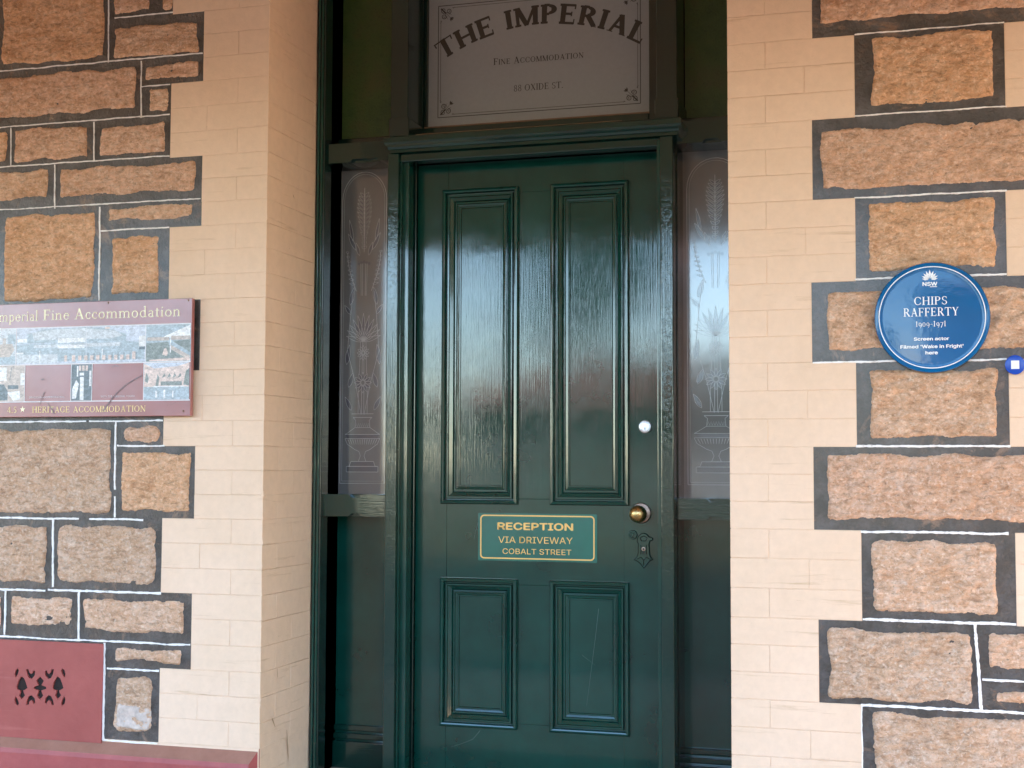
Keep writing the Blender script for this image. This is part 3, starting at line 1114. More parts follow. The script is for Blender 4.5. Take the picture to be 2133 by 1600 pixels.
for a in ((1780, 73.4, 2092, 45.3, 3), (1780, 243, 2097, 220, 3), (1780, 414, 2097, 395, 4), (1781, 583.8, 2097, 569.4, 4.6), (1693, 754.5, 2097, 749.5, 4.4), (1783, 929, 2105, 930, 5),
          (1793, 1106, 2101, 1113.6, 5.6), (1797, 1289, 2117, 1301.8, 6), (1793, 1466.8, 2200, 1491, 6.4), (2031, 1300, 2044, 1479, 6.4), (2046, 1416.5, 2200, 1423, 5), (1795, 1470, 1797, 1640, 2.5)):
    pointing(rw, *a)

# ------------------------------------------------------------------ joinery round the door
YJ, YM, YG, YD = REV, REV - .03, REV + .155, REV + .095     # jamb front, mullion front, glass, door leaf
fr = thing('door_frame', 'dark green timber frame with sidelights and fanlights around the front door', 'door frame', (P(1100, 1600, YJ)[0], YJ, .4))
STEP_Z = .40
TOPZ = 3.45


def vpost(name, px0, px1, y0, y1, z0, z1, py=800, mat='green', yp=None, bev=.003):
    yp = y0 if yp is None else yp
    return box(name, fr, M[mat], P(px0, py, yp)[0], P(px1, py, yp)[0], y0, y1, z0, z1, bev=bev)


zt_tr = P(1100, 268, YM)[1]       # top of the transom moulding
zb_tr = P(1100, 301, YM)[1]       # underside of the transom moulding
# outer jambs, built up of staff bead, groove and flat
xj = XL
jg = P(697, 800, YG)[0]
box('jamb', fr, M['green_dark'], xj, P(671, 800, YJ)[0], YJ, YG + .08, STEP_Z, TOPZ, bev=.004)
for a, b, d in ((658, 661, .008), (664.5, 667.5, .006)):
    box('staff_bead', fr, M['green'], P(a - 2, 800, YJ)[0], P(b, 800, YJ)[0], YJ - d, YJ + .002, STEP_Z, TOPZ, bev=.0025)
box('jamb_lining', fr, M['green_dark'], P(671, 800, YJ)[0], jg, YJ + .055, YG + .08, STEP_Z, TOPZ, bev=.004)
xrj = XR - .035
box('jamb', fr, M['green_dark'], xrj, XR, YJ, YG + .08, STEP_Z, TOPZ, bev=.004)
# mullions beside the door (lower) and beside the fanlight (upper)
mlx0, mlx1 = P(803, 800, YM)[0], P(826.5, 800, YM)[0]
mrx0, mrx1 = P(1376, 800, YM)[0], P(1403, 800, YM)[0]
box('mullion', fr, M['green_r'], mlx0, mlx1, YM, YG + .08, STEP_Z, zb_tr, bev=.004)
box('mullion', fr, M['green_r'], mrx0, mrx1, YM, YG + .08, STEP_Z, zb_tr, bev=.004)
# door stops and beads on the inside of the mullions
for (a, b, y0, y1, nm) in ((829, 833, YM + .018, YM + .05, 'door_bead'), (838, 849, YM + .040, YM + .09, 'door_stop')):
    box(nm, fr, M['green'], mlx1 - .001, P(b, 800, y0)[0], y0, y1, STEP_Z, zb_tr - .01, bev=.004)
box('door_stop', fr, M['green'], P(1371, 800, YM + .03)[0], mrx0 + .001, YM + .012, YG, STEP_Z, zb_tr - .01, bev=.003)
dlx, drx = P(868, 800, YD)[0], P(1371, 800, YD)[0]
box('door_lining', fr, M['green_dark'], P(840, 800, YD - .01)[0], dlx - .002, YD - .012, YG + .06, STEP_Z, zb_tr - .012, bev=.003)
# transom over door with its moulded front
tr = bmesh.new()
x0t, x1t = P(800, 303, YM - .02)[0], P(1419, 265, YM - .02)[0]
prof = [(YG + .08, zt_tr), (YM - .018, zt_tr), (YM - .022, zt_tr - .005), (YM - .022, zt_tr - .022), (YM - .018, zt_tr - .029), (YM - .010, zt_tr - .036), (YM - .008, zt_tr - .044), (YM - .004, zt_tr - .046), (YM - .004, zb_tr), (YG + .08, zb_tr)]
va = [tr.verts.new((x0t + max(0, (y - (YM - .022))) * .8, y, z)) for y, z in prof]
vb = [tr.verts.new((x1t - max(0, min(.02, (y - (YM - .022)))) * .8, y, z)) for y, z in prof]
for i in range(len(prof)):
    j = (i + 1) % len(prof)
    tr.faces.new((va[i], va[j], vb[j], vb[i]))
tr.faces.new(va)
tr.faces.new(vb)
child('transom', bm_mesh(tr), fr, M['green_h'])
zdt = P(1100, 322, YM + .02)[1]
box('head_bead', fr, M['green_h'], mlx1, mrx0, YM + .015, YM + .05, zdt, zb_tr - .0005, bev=.004)
zdl = P(1100, 330, YD)[1]
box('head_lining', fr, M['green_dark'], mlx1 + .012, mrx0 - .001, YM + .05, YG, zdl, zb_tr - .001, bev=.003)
# side transoms (over the sidelights), with a stopped chamfer in the lower edge
def notched(name, r, y0, y1, mat, top=True, bot=True, a=.34, b=.80, dep=.011, label=None):
    x0, z0, x1, z1 = r
    w = x1 - x0
    pts = [(x0, z0)]
    if bot:
        pts += [(x0 + w * a, z0), (x0 + w * a + dep * 1.2, z0 + dep), (x0 + w * b - dep * 1.2, z0 + dep), (x0 + w * b, z0)]
    pts += [(x1, z0), (x1, z1)]
    if top:
        pts += [(x0 + w * b, z1), (x0 + w * b - dep * 1.2, z1 - dep), (x0 + w * a + dep * 1.2, z1 - dep), (x0 + w * a, z1)]
    pts += [(x0, z1)]
    o = child(name, curve_plate([pts], y0, y1), fr, M[mat], label=label)
    # the chamfered back of the notches
    box('chamfer', o, M[mat], x0 + .002, x1 - .002, y0 + .016, y1 - .002, z0 + .0005, z1 - .0005, bev=.0)
    return o


YS = YJ + .02
zsb = P(745, 337, YS)[1]
zst = P(745, 297, YS)[1]
zsb_r, zst_r = zsb, zst
xl0, xl1 = P(672, 800, YJ + .01)[0], mlx0 + .0
notched('side_transom', (P(682, 320, YS)[0], zsb, mlx0, zst), YS, YG + .05, 'green_h', top=False)
xr0, xr1 = mrx1, xrj
notched('side_transom', (xr0 + .004, P(1465, 296, YS)[1], xr1, P(1465, 250, YS)[1]), YS, YG + .05, 'green_h', top=False, a=.45, b=.80)
# sill rails
zr0, zr1 = P(735, 1076, YS)[1], P(735, 1030, YS)[1]
notched('sill_rail', (P(673, 1050, YS)[0], zr0, mlx0, zr1), YS, YG + .05, 'green_h', a=.38, b=.62)
notched('sill_rail', (P(1411, 1060, YS)[0], P(1465, 1083, YS)[1], xr1, P(1465, 1039, YS)[1]), YS, YG + .05, 'green_h', a=.50, b=.82)
box('sidelight_stop', fr, M['green_dark'], mrx1, P(1411, 900, YS)[0], YS + .02, YG + .04, STEP_Z, zb_tr, bev=.003)

# sidelight glass
gl0, gl1 = P(697, 700, YG)[0], mlx0 + .02
gtop = P(750, 342, YG)[1]
gbot = P(750, 1029, YG)[1]
box('sidelight_glass', fr, M['glass'], gl0, gl1, YG, YG + .006, gbot - .01, gtop, bev=0)
gr0, gr1 = P(1419, 700, YG)[0], xrj + .01
box('sidelight_glass', fr, M['glass'], gr0 - .004, gr1, YG, YG + .006, P(1465, 1036, YG)[1] - .01, P(1465, 306, YG)[1], bev=0)
# putty fillets along the glass
for r in ((gl0 - .001, P(706, 700, YG)[0], gbot, gtop), (gl0, gl1, gtop - .007, gtop + .002)):
    box('putty', fr, M['bead'], r[0], r[1], YG - .004, YG - .0005, r[2], r[3], bev=.001)
box('putty', fr, M['bead'], gr0 - .002, gr0 + .004, YG - .004, YG - .0005, P(1465, 1036, YG)[1], P(1465, 306, YG)[1], bev=.001)
box('putty', fr, M['bead'], gr0, gr1, YG - .004, YG - .0005, P(1465, 312, YG)[1], P(1465, 304, YG)[1], bev=.001)

# etched flowers in an urn
def etching(parent, cx, z_of, kx, lab=None):
    """cx: middle; z_of(py) height of a row of the photograph; kx metres per photograph pixel"""
    L, Dk = [], []

    def q(x, y): return (cx + x * kx, z_of(y))

    def line(pts, w=.0022, w2=None, dst=L):
        dst.extend(ribbon([q(*p) for p in pts], w, w2))

    def leaf(x, y, ang, ln, wd, filled=True):
        a = math.radians(ang)
        c, s = math.cos(a), math.sin(a)
        up, lo = [], []
        for i in range(7):
            t = i / 6
            b = math.sin(math.pi * t ** .8) * wd / 2
            up.append((x + c * ln * t - s * b, y - (s * ln * t + c * b)))
            lo.append((x + c * ln * t + s * b, y - (s * ln * t - c * b)))
        if filled:
            for i in range(6):
                Dk.append([q(*up[i]), q(*up[i + 1]), q(*lo[i + 1]), q(*lo[i])])
        line(up, .0013)
        line(lo, .0013)

    hw = 59
    for k, w in ((0, .0020), (5, .0010)):
        a = [(-hw + k, 1010 - k)] + [(-(hw - k) * math.cos(math.radians(t)), 392 - (62 - k) * math.sin(math.radians(t))) for t in range(0, 181, 12)] + [(hw - k, 1010 - k), (-hw + k, 1010 - k)]
        line(a, w)
    # tall fern
    line([(0, 365), (0, 505)], .002)
    for i in range(13):
        y = 378 + i * 9.4
        ln = 8 + 17 * math.sin(math.pi * min(1, (i + 1.5) / 11.5))
        for s in (1, -1):
            leaf(0, y + 6, 90 - s * 52, ln, 5)
    # curled side ferns
    for s in (1, -1):
        pts = [(s * (20 + 24 * math.sin(math.radians(a))), 590 - 85 * (a / 90)) for a in range(0, 91, 15)]
        line(pts, .002)
        for i in range(8):
            x, y = s * (24 + i * 2.4), 575 - i * 10
            leaf(x, y, 90 - s * 80, 15 - i, 4)
        for x, y, an, ln, wd in ((30, 480, 78, 48, 7), (22, 500, 60, 42, 9), (12, 512, 70, 30, 8), (36, 620, 105, 40, 11), (34, 640, 50, 26, 8), (44, 750, 100, 44, 12), (30, 850, 60, 34, 10), (38, 800, 110, 34, 11)):
            leaf(s * x, y, 90 - s * (90 - an), ln, wd)
        line([(s * 4, 860), (s * 20, 790), (s * 42, 720), (s * 34, 640), (s * 28, 590)], .0016)
        line([(s * 5, 530), (s * 4, 600)], .0018)
        line([(s * 9, 530), (s * 7, 600)], .0012)
    for k in range(-2, 3):
        Dk.append([q(x, y) for x, y in circ(k * 7, 526 + abs(k) * 2, 3.6, 8)])
    # fan of blades
    for a in range(-75, 76, 15):
        leaf(0, 700, 90 - a, 62 - abs(a) * .2, 9, filled=abs(a) < 40)
    # daisies
    for cy_, r in ((790, 17), (725, 12)):
        for a in range(0, 360, 30):
            leaf(r * .35 * math.cos(math.radians(a)), cy_ - r * .35 * math.sin(math.radians(a)), a, r, 6, filled=(r > 13))
        line(circ(0, cy_, r * .32, 12) + [(r * .32, cy_)], .0014)
    for x in (-12, -3, 3, 12):
        line([(x * .6, 700), (x * .8, 770)], .0014)
        line([(x, 808), (x, 858)], .0018)
    # urn
    for y, w in ((858, 29), (866, 25)):
        line([(-w, y), (w, y)], .002)
    for s in (1, -1):
        line([(s * 25, 866), (s * 18, 872), (s * 20, 888), (s * 40, 900), (s * 46, 903)], .0016)
        line([(s * 46, 912), (s * 40, 924), (s * 20, 936), (s * 9, 940), (s * 5, 950), (s * 10, 962)], .0016)
        line([(s * 30, 962), (s * 34, 972), (s * 42, 973), (s * 42, 985)], .0016)
    Dk.append([q(-44, 904), q(44, 904), q(40, 912), q(-40, 912)])
    Dk.append([q(-40, 974), q(40, 974), q(40, 984), q(-40, 984)])
    Dk.append([q(-30, 963), q(30, 963), q(33, 971), q(-33, 971)])
    for w, y in ((46, 903), (46, 912), (30, 962), (42, 973), (42, 985), (20, 888)):
        line([(-w, y), (w, y)], .0016)
    for i in range(-6, 7):
        line([(i * 6.4, 914), (i * 5.4, 925)], .002, .001)
    for i in range(-3, 4):
        line([(i * 5.4 - 2.4, 886), (i * 5.4, 878), (i * 5.4 + 2.4, 886)], .001)
    polys('etched_pattern', parent, M['etch'], L, YG - .0009, step=1e-5)
    polys('etched_shading', parent, M['etch_dark'], Dk, YG - .0005, step=1e-5)


mpp = 1 / 600.0
zR = lambda py: P(1470, py, YG)[1]
etching(fr, P(1491, 700, YG)[0], zR, (P(1500, 700, YG)[0] - P(1400, 700, YG)[0]) / 100)
zLm = lambda py: gbot + (zR(py) - zR(1033)) * (gtop - gbot) / (zR(312) - zR(1033))
etching(fr, P(757, 700, YG)[0], zLm, (P(1500, 700, YG)[0] - P(1400, 700, YG)[0]) / 100 * .9)

# lower sidelight panels with their skirting ribs
for (x0, x1, ya) in ((P(690, 1200, YG)[0], mlx0 + .02, 1509), (gr0 - .004, gr1, 1558)):
    box('lower_panel', fr, M['green'], x0, x1, YG - .002, YG + .012, STEP_Z, gbot - .02, bev=.001)
    zz = P(735 if x0 < mlx0 else 1465, ya, YG)[1]
    for d, h, t in ((.0, .022, .012), (.030, .020, .018), (.058, .4, .024)):
        z1_ = zz - d
        box('skirting_rib', fr, M['green_h'], x0 + .001, x1 - .001, YG - .002 - t, YG - .001, max(STEP_Z, z1_ - h), z1_, bev=.004)

# upper lights
umx = ((P(814, 120, YM + .01)[0], P(850, 120, YM + .01)[0]), (P(1367, 120, YM + .01)[0], P(1410, 120, YM + .01)[0]))
for a, b in umx:
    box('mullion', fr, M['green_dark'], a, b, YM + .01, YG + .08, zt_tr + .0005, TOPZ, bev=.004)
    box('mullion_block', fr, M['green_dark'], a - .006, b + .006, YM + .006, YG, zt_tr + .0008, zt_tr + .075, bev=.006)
gz = P(755, 291, YG)[1]
box('green_glass', fr, M['ggreen'], P(700, 150, YG)[0], umx[0][0] + .02, YG, YG + .006, gz, TOPZ, bev=0)
gzr = P(1470, 248, YG)[1]
box('green_glass', fr, M['ggreen'], P(1424, 120, YG)[0], xrj + .005, YG, YG + .006, gzr, TOPZ, bev=0)
box('putty', fr, M['bead'], P(1419, 120, YG)[0], P(1427, 120, YG)[0], YG - .006, YG - .001, gzr, TOPZ, bev=.002)
box('side_rail', fr, M['green_dark'], P(682, 150, YG)[0], umx[0][0], YG - .03, YG + .05, zst - .002, gz, bev=.003)
box('side_rail', fr, M['green_dark'], umx[1][1], xrj, YG - .03, YG + .05, P(1465, 252, YS)[1], gzr, bev=.003)
box('sidelight_stop', fr, M['green_dark'], umx[1][1], P(1419, 120, YG - .02)[0], YG - .03, YG + .04, gzr, TOPZ, bev=.003)
# fanlight sash round the lettered glass
YF = YG - .01
ix0, iz0, ix1 = P(893, 150, YF)[0], P(1122, 249, YF)[1], P(1352, 110, YF)[0]
sx0, sx1 = umx[0][1], umx[1][0]
sz0 = zt_tr + .001
box('sash_stile', fr, M['green_dark'], sx0, ix0 - .016, YF - .02, YF + .03, sz0, TOPZ, bev=.003)
box('sash_stile', fr, M['green_dark'], ix1 + .003, sx1, YF - .02, YF + .03, sz0, TOPZ, bev=.003)
box('sash_rail', fr, M['green_h'], ix0 - .016, ix1 + .003, YF - .02, YF + .03, sz0, iz0 - .008, bev=.004)
box('sash_bead', fr, M['green_dark'], ix0 - .016, ix0 - .001, YF - .008, YF + .02, iz0 - .008, TOPZ, bev=.003)
box('bare_edge', fr, M['rust'], ix0 - .012, ix1 + .002, YF - .010, YF - .001, iz0 - .008, iz0 - .0012, bev=.001)
box('bare_edge', fr, M['rust'], ix0 + .02, ix1 - .06, YM - .012, YM - .006, zt_tr + .0003, zt_tr + .004, bev=.001)
fz1 = iz0 + .62
fg = box('fanlight_glass', fr, M['film'], ix0, ix1, YF, YF + .006, iz0, fz1, bev=0)
box('sash_rail', fr, M['green_h'], ix0 - .016, ix1 + .003, YF - .02, YF + .03, fz1, TOPZ, bev=.004)
box('head', fr, M['green_dark'], xj, XR, YJ, YG + .1, TOPZ, TOPZ + .08, bev=.004)

# lettering on the fanlight
yl = YF - .0006
spx = (P(1300, 120, YF)[0] - P(900, 120, YF)[0]) / 400
ltr = []
def fzf(px, py): return P(px, py, YF)
bx0, bx1 = P(913, 130, YF)[0], P(1334, 110, YF)[0]
bz0 = P(1123, 230.5, YF)[1]
bz1 = P(1123, -6.5, YF)[1]
def frame_lines(x0, z0, x1, z1, w, cut=0.0):
    out = []
    for a, b in (((x0 + cut, z0), (x1 - cut, z0)), ((x0 + cut, z1), (x1 - cut, z1)), ((x0, z0 + cut), (x0, z1 - cut)), ((x1, z0 + cut), (x1, z1 - cut))):
        out += ribbon([a, b], w)
    return out
ltr += frame_lines(bx0, bz0, bx1, bz1, .0026)
ltr += frame_lines(bx0 + .0095, bz0 + .0095, bx1 - .0095, bz1 - .0095, .0015, cut=.045)
polys('print_border', fg, M['ink'], ltr, yl)
# corner scrolls
for cx_, cz_, fx, fz_ in ((bx0, bz0, 1, 1), (bx1, bz0, -1, 1), (bx0, bz1, 1, -1), (bx1, bz1, -1, -1)):
    orn = []

    def q(a, b): return (cx_ + fx * a, cz_ + fz_ * b)
    for (ca, cb, sp, ph) in ((.022, .040, 1, 0), (.040, .022, -1, 90), (.020, .018, 1, 45)):
        pts = []
        for i in range(26):
            t = i / 25
            r = .0105 * (1 - t * .85)
            a = math.radians(ph + sp * 560 * t)
            pts.append(q(ca + r * math.cos(a), cb + r * math.sin(a)))
        orn += ribbon(pts, .0030, .0016)
    for ang, ln in ((45, .050), (25, .040), (65, .040)):
        a = math.radians(ang)
        st_ = (.022, .022)
        tip = (st_[0] + math.cos(a) * ln * .8, st_[1] + math.sin(a) * ln * .8)
        orn += ribbon([q(*st_), q(*tip)], .0018, .001)
    for ang in (15, 45, 75):
        a = math.radians(ang)
        b = (.046, .046)
        n_ = (-math.sin(a), math.cos(a))
        orn.append([q(*b), q(b[0] + math.cos(a) * .009 + n_[0] * .003, b[1] + math.sin(a) * .009 + n_[1] * .003), q(b[0] + math.cos(a) * .016, b[1] + math.sin(a) * .016), q(b[0] + math.cos(a) * .009 - n_[0] * .003, b[1] + math.sin(a) * .009 - n_[1] * .003)])
    for (u, v) in ((.009, .055), (.055, .009)):
        orn += ribbon([q(u, v), q(u + .004, v + .004), q(u - .002 if u < .03 else u + .008, v + .010 if u < .03 else v - .002)], .002, .001)
    orn += ribbon([q(.01, .01), q(.03, .03)], .006, .003)
    polys('corner_scroll', fg, M['ink'], orn, yl)
# THE IMPERIAL on its arc
acx = P(1124, 60, YF)[0]
apex = P(1124, 50, YF)[1]
RAD = 391 * spx
word, ww = serif_text('THE IMPERIAL', G=G_BOLD)
caph = 38.5 * spx
half = math.asin(min(.99, 205 / 391.0))
k_ang = (2 * half) / ww
arcp = []
for p in word:
    q_ = []
    for a, b in p:
        th = -half + a * k_ang
        r = RAD + b * caph
        q_.append((acx + r * math.sin(th), apex - RAD + r * math.cos(th)))
    arcp.append(q_)
def embolden(pl, e):
    out_ = []
    for p in pl:
        mx, mz = sum(q[0] for q in p) / len(p), sum(q[1] for q in p) / len(p)
        o_ = []
        for a, b in p:
            d = math.hypot(a - mx, b - mz) or 1
            o_.append((a + (a - mx) / d * e, b + (b - mz) / d * e))
        out_.append(o_)
    return out_


polys('lettering', fg, M['ink'], embolden(arcp, .0008), yl)
x0_, zb_ = P(1028, 132.5, YF)
x1_ = P(1216, 121, YF)[0]
zb_ = P(1122, 127.5, YF)[1] - 0
polys('lettering', fg, M['ink'], serif_in('Fine Accommodation', x0_, x1_, zb_ - .001, 13.5 * spx, small_caps=True), yl)
polys('lettering', fg, M['ink'], serif_in('88 OXIDE ST.', P(1070, 185, YF)[0], P(1173, 182, YF)[0], P(1122, 187, YF)[1], 13 * spx), yl)

# ------------------------------------------------------------------ the door
dr = thing('front_door', 'dark green glossy four panel front door with brass knob', 'door', (dlx, YD, STEP_Z))
DT = .044
zd0, zd1 = STEP_Z + .012, zdl - .003
pw = {}
rUL = rect(924, 394, 1081, 1049, YD)
rUR = rect(1149, 380, 1309, 1054, YD)
rLL = rect(915, 1204, 1078, 1514, YD)
rLR = rect(1145, 1211, 1314, 1530, YD)
# square the four openings to common rails
zU1 = (rUL[3] + rUR[3]) / 2
zU0 = (rUL[1] + rUR[1]) / 2
zL1 = (rLL[3] + rLR[3]) / 2
zL0 = (rLL[1] + rLR[1]) / 2
xa0, xa1 = (rUL[0] + rLL[0]) / 2, (rUL[2] + rLL[2]) / 2
xb0, xb1 = (rUR[0] + rLR[0]) / 2, (rUR[2] + rLR[2]) / 2
INS = .020
bv = .0012
box('stile', dr, M['green'], dlx, xa0 + INS, YD, YD + DT, zd0, zd1, bev=bv)
box('stile', dr, M['green'], xb1 - INS, drx, YD, YD + DT, zd0, zd1, bev=bv)
for z0_, z1_ in ((zU1 - INS, zd1), (zL1 - INS, zU0 + INS), (zd0, zL0 + INS)):
    box('rail', dr, M['green_h'] if False else M['green'], xa0 + INS, xb1 - INS, YD + .0006, YD + DT, z0_, z1_, bev=bv)
for z0_, z1_ in ((zU0 + INS, zU1 - INS), (zL0 + INS, zL1 - INS)):
    box('muntin', dr, M['green'], xa1 - INS, xb0 + INS, YD + .0003, YD + DT, z0_, z1_, bev=bv)
PROF = [(a_, h_ * 1.35 if h_ > 0 else h_) for a_, h_ in [(0, -.004), (0.0, .008), (.003, .012), (.008, .0135), (.0125, .0125), (.0150, .0085), (.0165, -.004), (.0190, -.004), (.022, .0065), (.027, .0065), (.029, .003), (.040, -.004), (.044, -.0105), (.046, -.0105), (.047, -.0035), (.051, -.0035), (.053, -.0075), (.060, -.010), (.062, -.007), (.066, -.007), (.069, -.016), (.071, -.016), (.073, -.0118)]]
for (a, b) in ((xa0, xa1), (xb0, xb1)):
    for (c, d) in ((zU0, zU1), (zL0, zL1)):
        nested('panel_moulding', dr, M['green'], (a, c, b, d), PROF, YD)
        box('panel', dr, M['green'], a + INS + .001, b - INS - .001, YD + .0118, YD + .030, c + INS + .001, d - INS - .001, bev=0)
for pts, w_ in ((((1247, 1268), (1240, 1330), (1231, 1400), (1222, 1470)), .0011), (((1000, 1522), (985, 1540), (962, 1549), (940, 1556)), .0012), (((1213, 1365), (1240, 1386)), .0008),
                (((996, 1088), (990, 1110), (987, 1124)), .0009), (((1128, 780), (1120, 830), (1118, 866)), .0008)):
    yy_ = YD + .0116 if 1190 < pts[0][0] < 1280 and pts[0][1] > 1250 else YD - .0004
    polys('scratch', dr, M['scratchm'], ribbon([P(a, b, yy_) for a, b in pts], w_, w_ * .4), yy_, step=0)
# knob and rose
kx, kz = P(1335, 1069, YD - .002)
rose = lathe('rose', dr, M['rose'], kx, kz, [(0.0, YD - .012), (.012, YD - .012), (.016, YD - .010), (.026, YD - .007), (.033, YD - .005), (.036, YD - .001), (.036, YD + .001)])
bx, bz = P(1329, 1071, YD - .055)
hn = lathe('handle', dr, M['brass'], bx, bz, [(.0105, YD - .006), (.0105, YD - .024), (.013, YD - .028), (.021, YD - .032), (.0275, YD - .041), (.0300, YD - .052), (.0285, YD - .064), (.022, YD - .074), (.011, YD - .080), (.0, YD - .0815)], n=40)
lkx, lkz = P(1344, 889, YD - .004)
lock = lathe('lock_cylinder', dr, M['nickel'], lkx, lkz, [(.0, YD - .0085), (.0135, YD - .0085), (.0140, YD - .0075), (.0150, YD - .0075), (.0155, YD - .0090), (.0205, YD - .0075), (.0232, YD - .003), (.0235, YD + .001)], n=40)
lathe('lock_barrel', lock, M['nickel'], lkx, lkz - .006, [(.0, YD - .0100), (.0058, YD - .0100), (.0064, YD - .0086)], n=24)
polys('keyhole', lock, M['dark'], [circ(lkx, lkz - .0045, .0019, 12), [(lkx - .0011, lkz - .0050), (lkx + .0011, lkz - .0050), (lkx + .0016, lkz - .0105), (lkx - .0016, lkz - .0105)]], YD - .0102)
# painted keyhole plate with swung cover
ex, ez = P(1341, 1146, YD - .003)
epx = 1 / 575.0
out = [(-9, 28), (-5, 32), (0, 33), (6, 31), (10, 26), (17, 24), (18, 20), (12, 19), (10, 12), (11, 4), (11, -6), (13, -13), (18, -18), (12, -20), (9, -24), (6, -27), (2, -33), (0, -35), (-3, -31), (-7, -26), (-12, -22), (-19, -19), (-13, -13), (-11, -6), (-11, 4), (-10, 12), (-13, 16), (-12, 24)]
key = circ(0, 2, 2.6, 10, 60, 400) 
esc = curve_plate([[(ex + a * epx, ez + b * epx) for a, b in out], [(ex + a * epx, ez + b * epx) for a, b in ((-1.6, 6), (1.6, 6), (2.6, 3.5), (1.2, 1), (2.2, -7), (-2.2, -7), (-1.2, 1), (-2.6, 3.5))]], YD - .0065, YD + .0005)
eo = child('keyhole_plate', esc, dr, M['green'])
rib = []
for pts in (out + out[:1], [(-7, 24), (0, 28), (7, 24), (4, 18), (-4, 18), (-7, 24)], [(-6, 10), (-5, 2), (-6, -8)], [(6, 10), (5, 2), (6, -8)], [(-14, -18), (-5, -14), (0, -20), (5, -14), (14, -18)], [(0, -20), (0, -31)]):
    bm = bmesh.new()
    for i in range(len(pts) - 1):
        for s_ in ribbon([(ex + a * epx, ez + b * epx) for a, b in pts[i:i + 2]], .0028):
            v1 = [bm.verts.new((a, YD - .0060, b)) for a, b in s_]
            c_ = ((s_[0][0] + s_[3][0]) / 2, (s_[0][1] + s_[3][1]) / 2), ((s_[1][0] + s_[2][0]) / 2, (s_[1][1] + s_[2][1]) / 2)
            t1 = [bm.verts.new((a, YD - .0095, b)) for a, b in c_]
            bm.faces.new((v1[0], v1[1], t1[1], t1[0]))
            bm.faces.new((v1[3], v1[2], t1[1], t1[0]))
    child('raised_scroll', bm_mesh(bm), eo, M['green'])
lathe('worn_keyhole_rim', eo, M['rose'], ex, ez + .004, [(.0032, YD - .0066), (.0036, YD - .0085), (.0062, YD - .0082), (.0072, YD - .0064)], n=16)
polys('keyhole', eo, M['dark'], [[(ex - .005, ez - .012), (ex + .005, ez - .012), (ex + .005, ez + .012), (ex - .005, ez + .012)]], YD - .0006)
cvx, cvz = P(1318, 1114, YD - .003)
lathe('keyhole_cover', dr, M['green'], cvx, cvz, [(.0, YD - .0050), (.004, YD - .0050), (.006, YD - .0030), (.009, YD - .0030), (.011, YD - .0060), (.014, YD - .0060), (.0165, YD - .002), (.0168, YD + .001)], n=28)

# reception plate screwed to the door
rs = thing('door_sign', 'teal reception sign with yellow border and lettering fixed to the green door', 'sign', (P(1120, 1120, YD)[0], YD, P(1120, 1120, YD)[1]))
sx0_, sz0_, sx1_, sz1_ = rect(996, 1070, 1244, 1170, YD - .003)
def rrect(x0, z0, x1, z1, r, n=6):
    o = []
    for cx_, cz_, a0 in ((x1 - r, z0 + r, -90), (x1 - r, z1 - r, 0), (x0 + r, z1 - r, 90), (x0 + r, z0 + r, 180)):
        o += [(cx_ + r * math.cos(math.radians(a0 + 90 * i / n)), cz_ + r * math.sin(math.radians(a0 + 90 * i / n))) for i in range(n + 1)]
    return o
child('plate', curve_plate([rrect(sx0_, sz0_, sx1_, sz1_, .004)], YD - .0035, YD - .0002), rs, M['rplate'])
bo = rrect(sx0_ + .008, sz0_ + .007, sx1_ - .009, sz1_ - .006, .014)
bi = rrect(sx0_ + .0125, sz0_ + .0115, sx1_ - .0135, sz1_ - .0105, .010)
n_ = len(bo)
polys('border', rs, M['rgold'], [[bo[i], bo[(i + 1) % n_], bi[(i + 1) % n_], bi[i]] for i in range(n_)], YD - .0040, step=0)
for t, a, b, y1, y0, bold in (('RECEPTION', 1037, 1193, 1084, 1104, .035), ('VIA DRIVEWAY', 1038, 1193, 1113, 1132, .0), ('COBALT STREET', 1047, 1190, 1139, 1155, .006)):
    za, zb2 = P(1115, y1, YD - .004)[1], P(1115, y0, YD - .004)[1]
    child('lettering', sans_mesh(t, P(a, 1120, YD - .004)[0], P(b, 1120, YD - .004)[0], zb2, za - zb2, YD - .0041, bold), rs, M['rgold'])
for a, b in ((sx0_ + .005, sz0_ + .005), (sx1_ - .005, sz0_ + .005), (sx0_ + .005, sz1_ - .005), (sx1_ - .005, sz1_ - .005)):
    lathe('screw', rs, M['rplate'], a, b, [(0, YD - .0055), (.002, YD - .0052), (.0028, YD - .0034)], n=10)

# ------------------------------------------------------------------ printed sign on the left wall
sg = thing('wall_sign', 'faded maroon hotel sign board with small photographs on the left stone wall', 'sign', (P(200, 745, 0)[0], -.02, P(200, 745, 0)[1]))
YB = -.030
bx0_, bx1_ = P(-128, 745, YB)[0], P(398.5, 745, YB)[0]
bz1_, bz0_ = P(300, 624.5, YB)[1], P(300, 867, YB)[1]
box('board', sg, M['board'], bx0_, bx1_, YB, YB + .018, bz0_, bz1_, bev=.0012)
def bX(px, py=745): return P(px, py, YB)[0]
def bZ(py): return P(200, py, YB)[1]
lx = bX(0) - bX(1)
yb = YB - .0006
r1t, r1b, r2t, r2b = bZ(680), bZ(756), bZ(758.5), bZ(835)
R1 = [-100, 33, 303, 396]
R2 = [-100, 53, 149.5, 193, 300.5, 394]
wl = []
def gap(x, z0, z1, w=.0026): return [(x - w / 2, z0), (x + w / 2, z0), (x + w / 2, z1), (x - w / 2, z1)]
for zz in (bZ(679.5), bZ(757.2), bZ(835.5)):
    wl.append([(bX(-100), zz - .0017), (bX(397), zz - .0017), (bX(397), zz + .0017), (bX(-100), zz + .0017)])
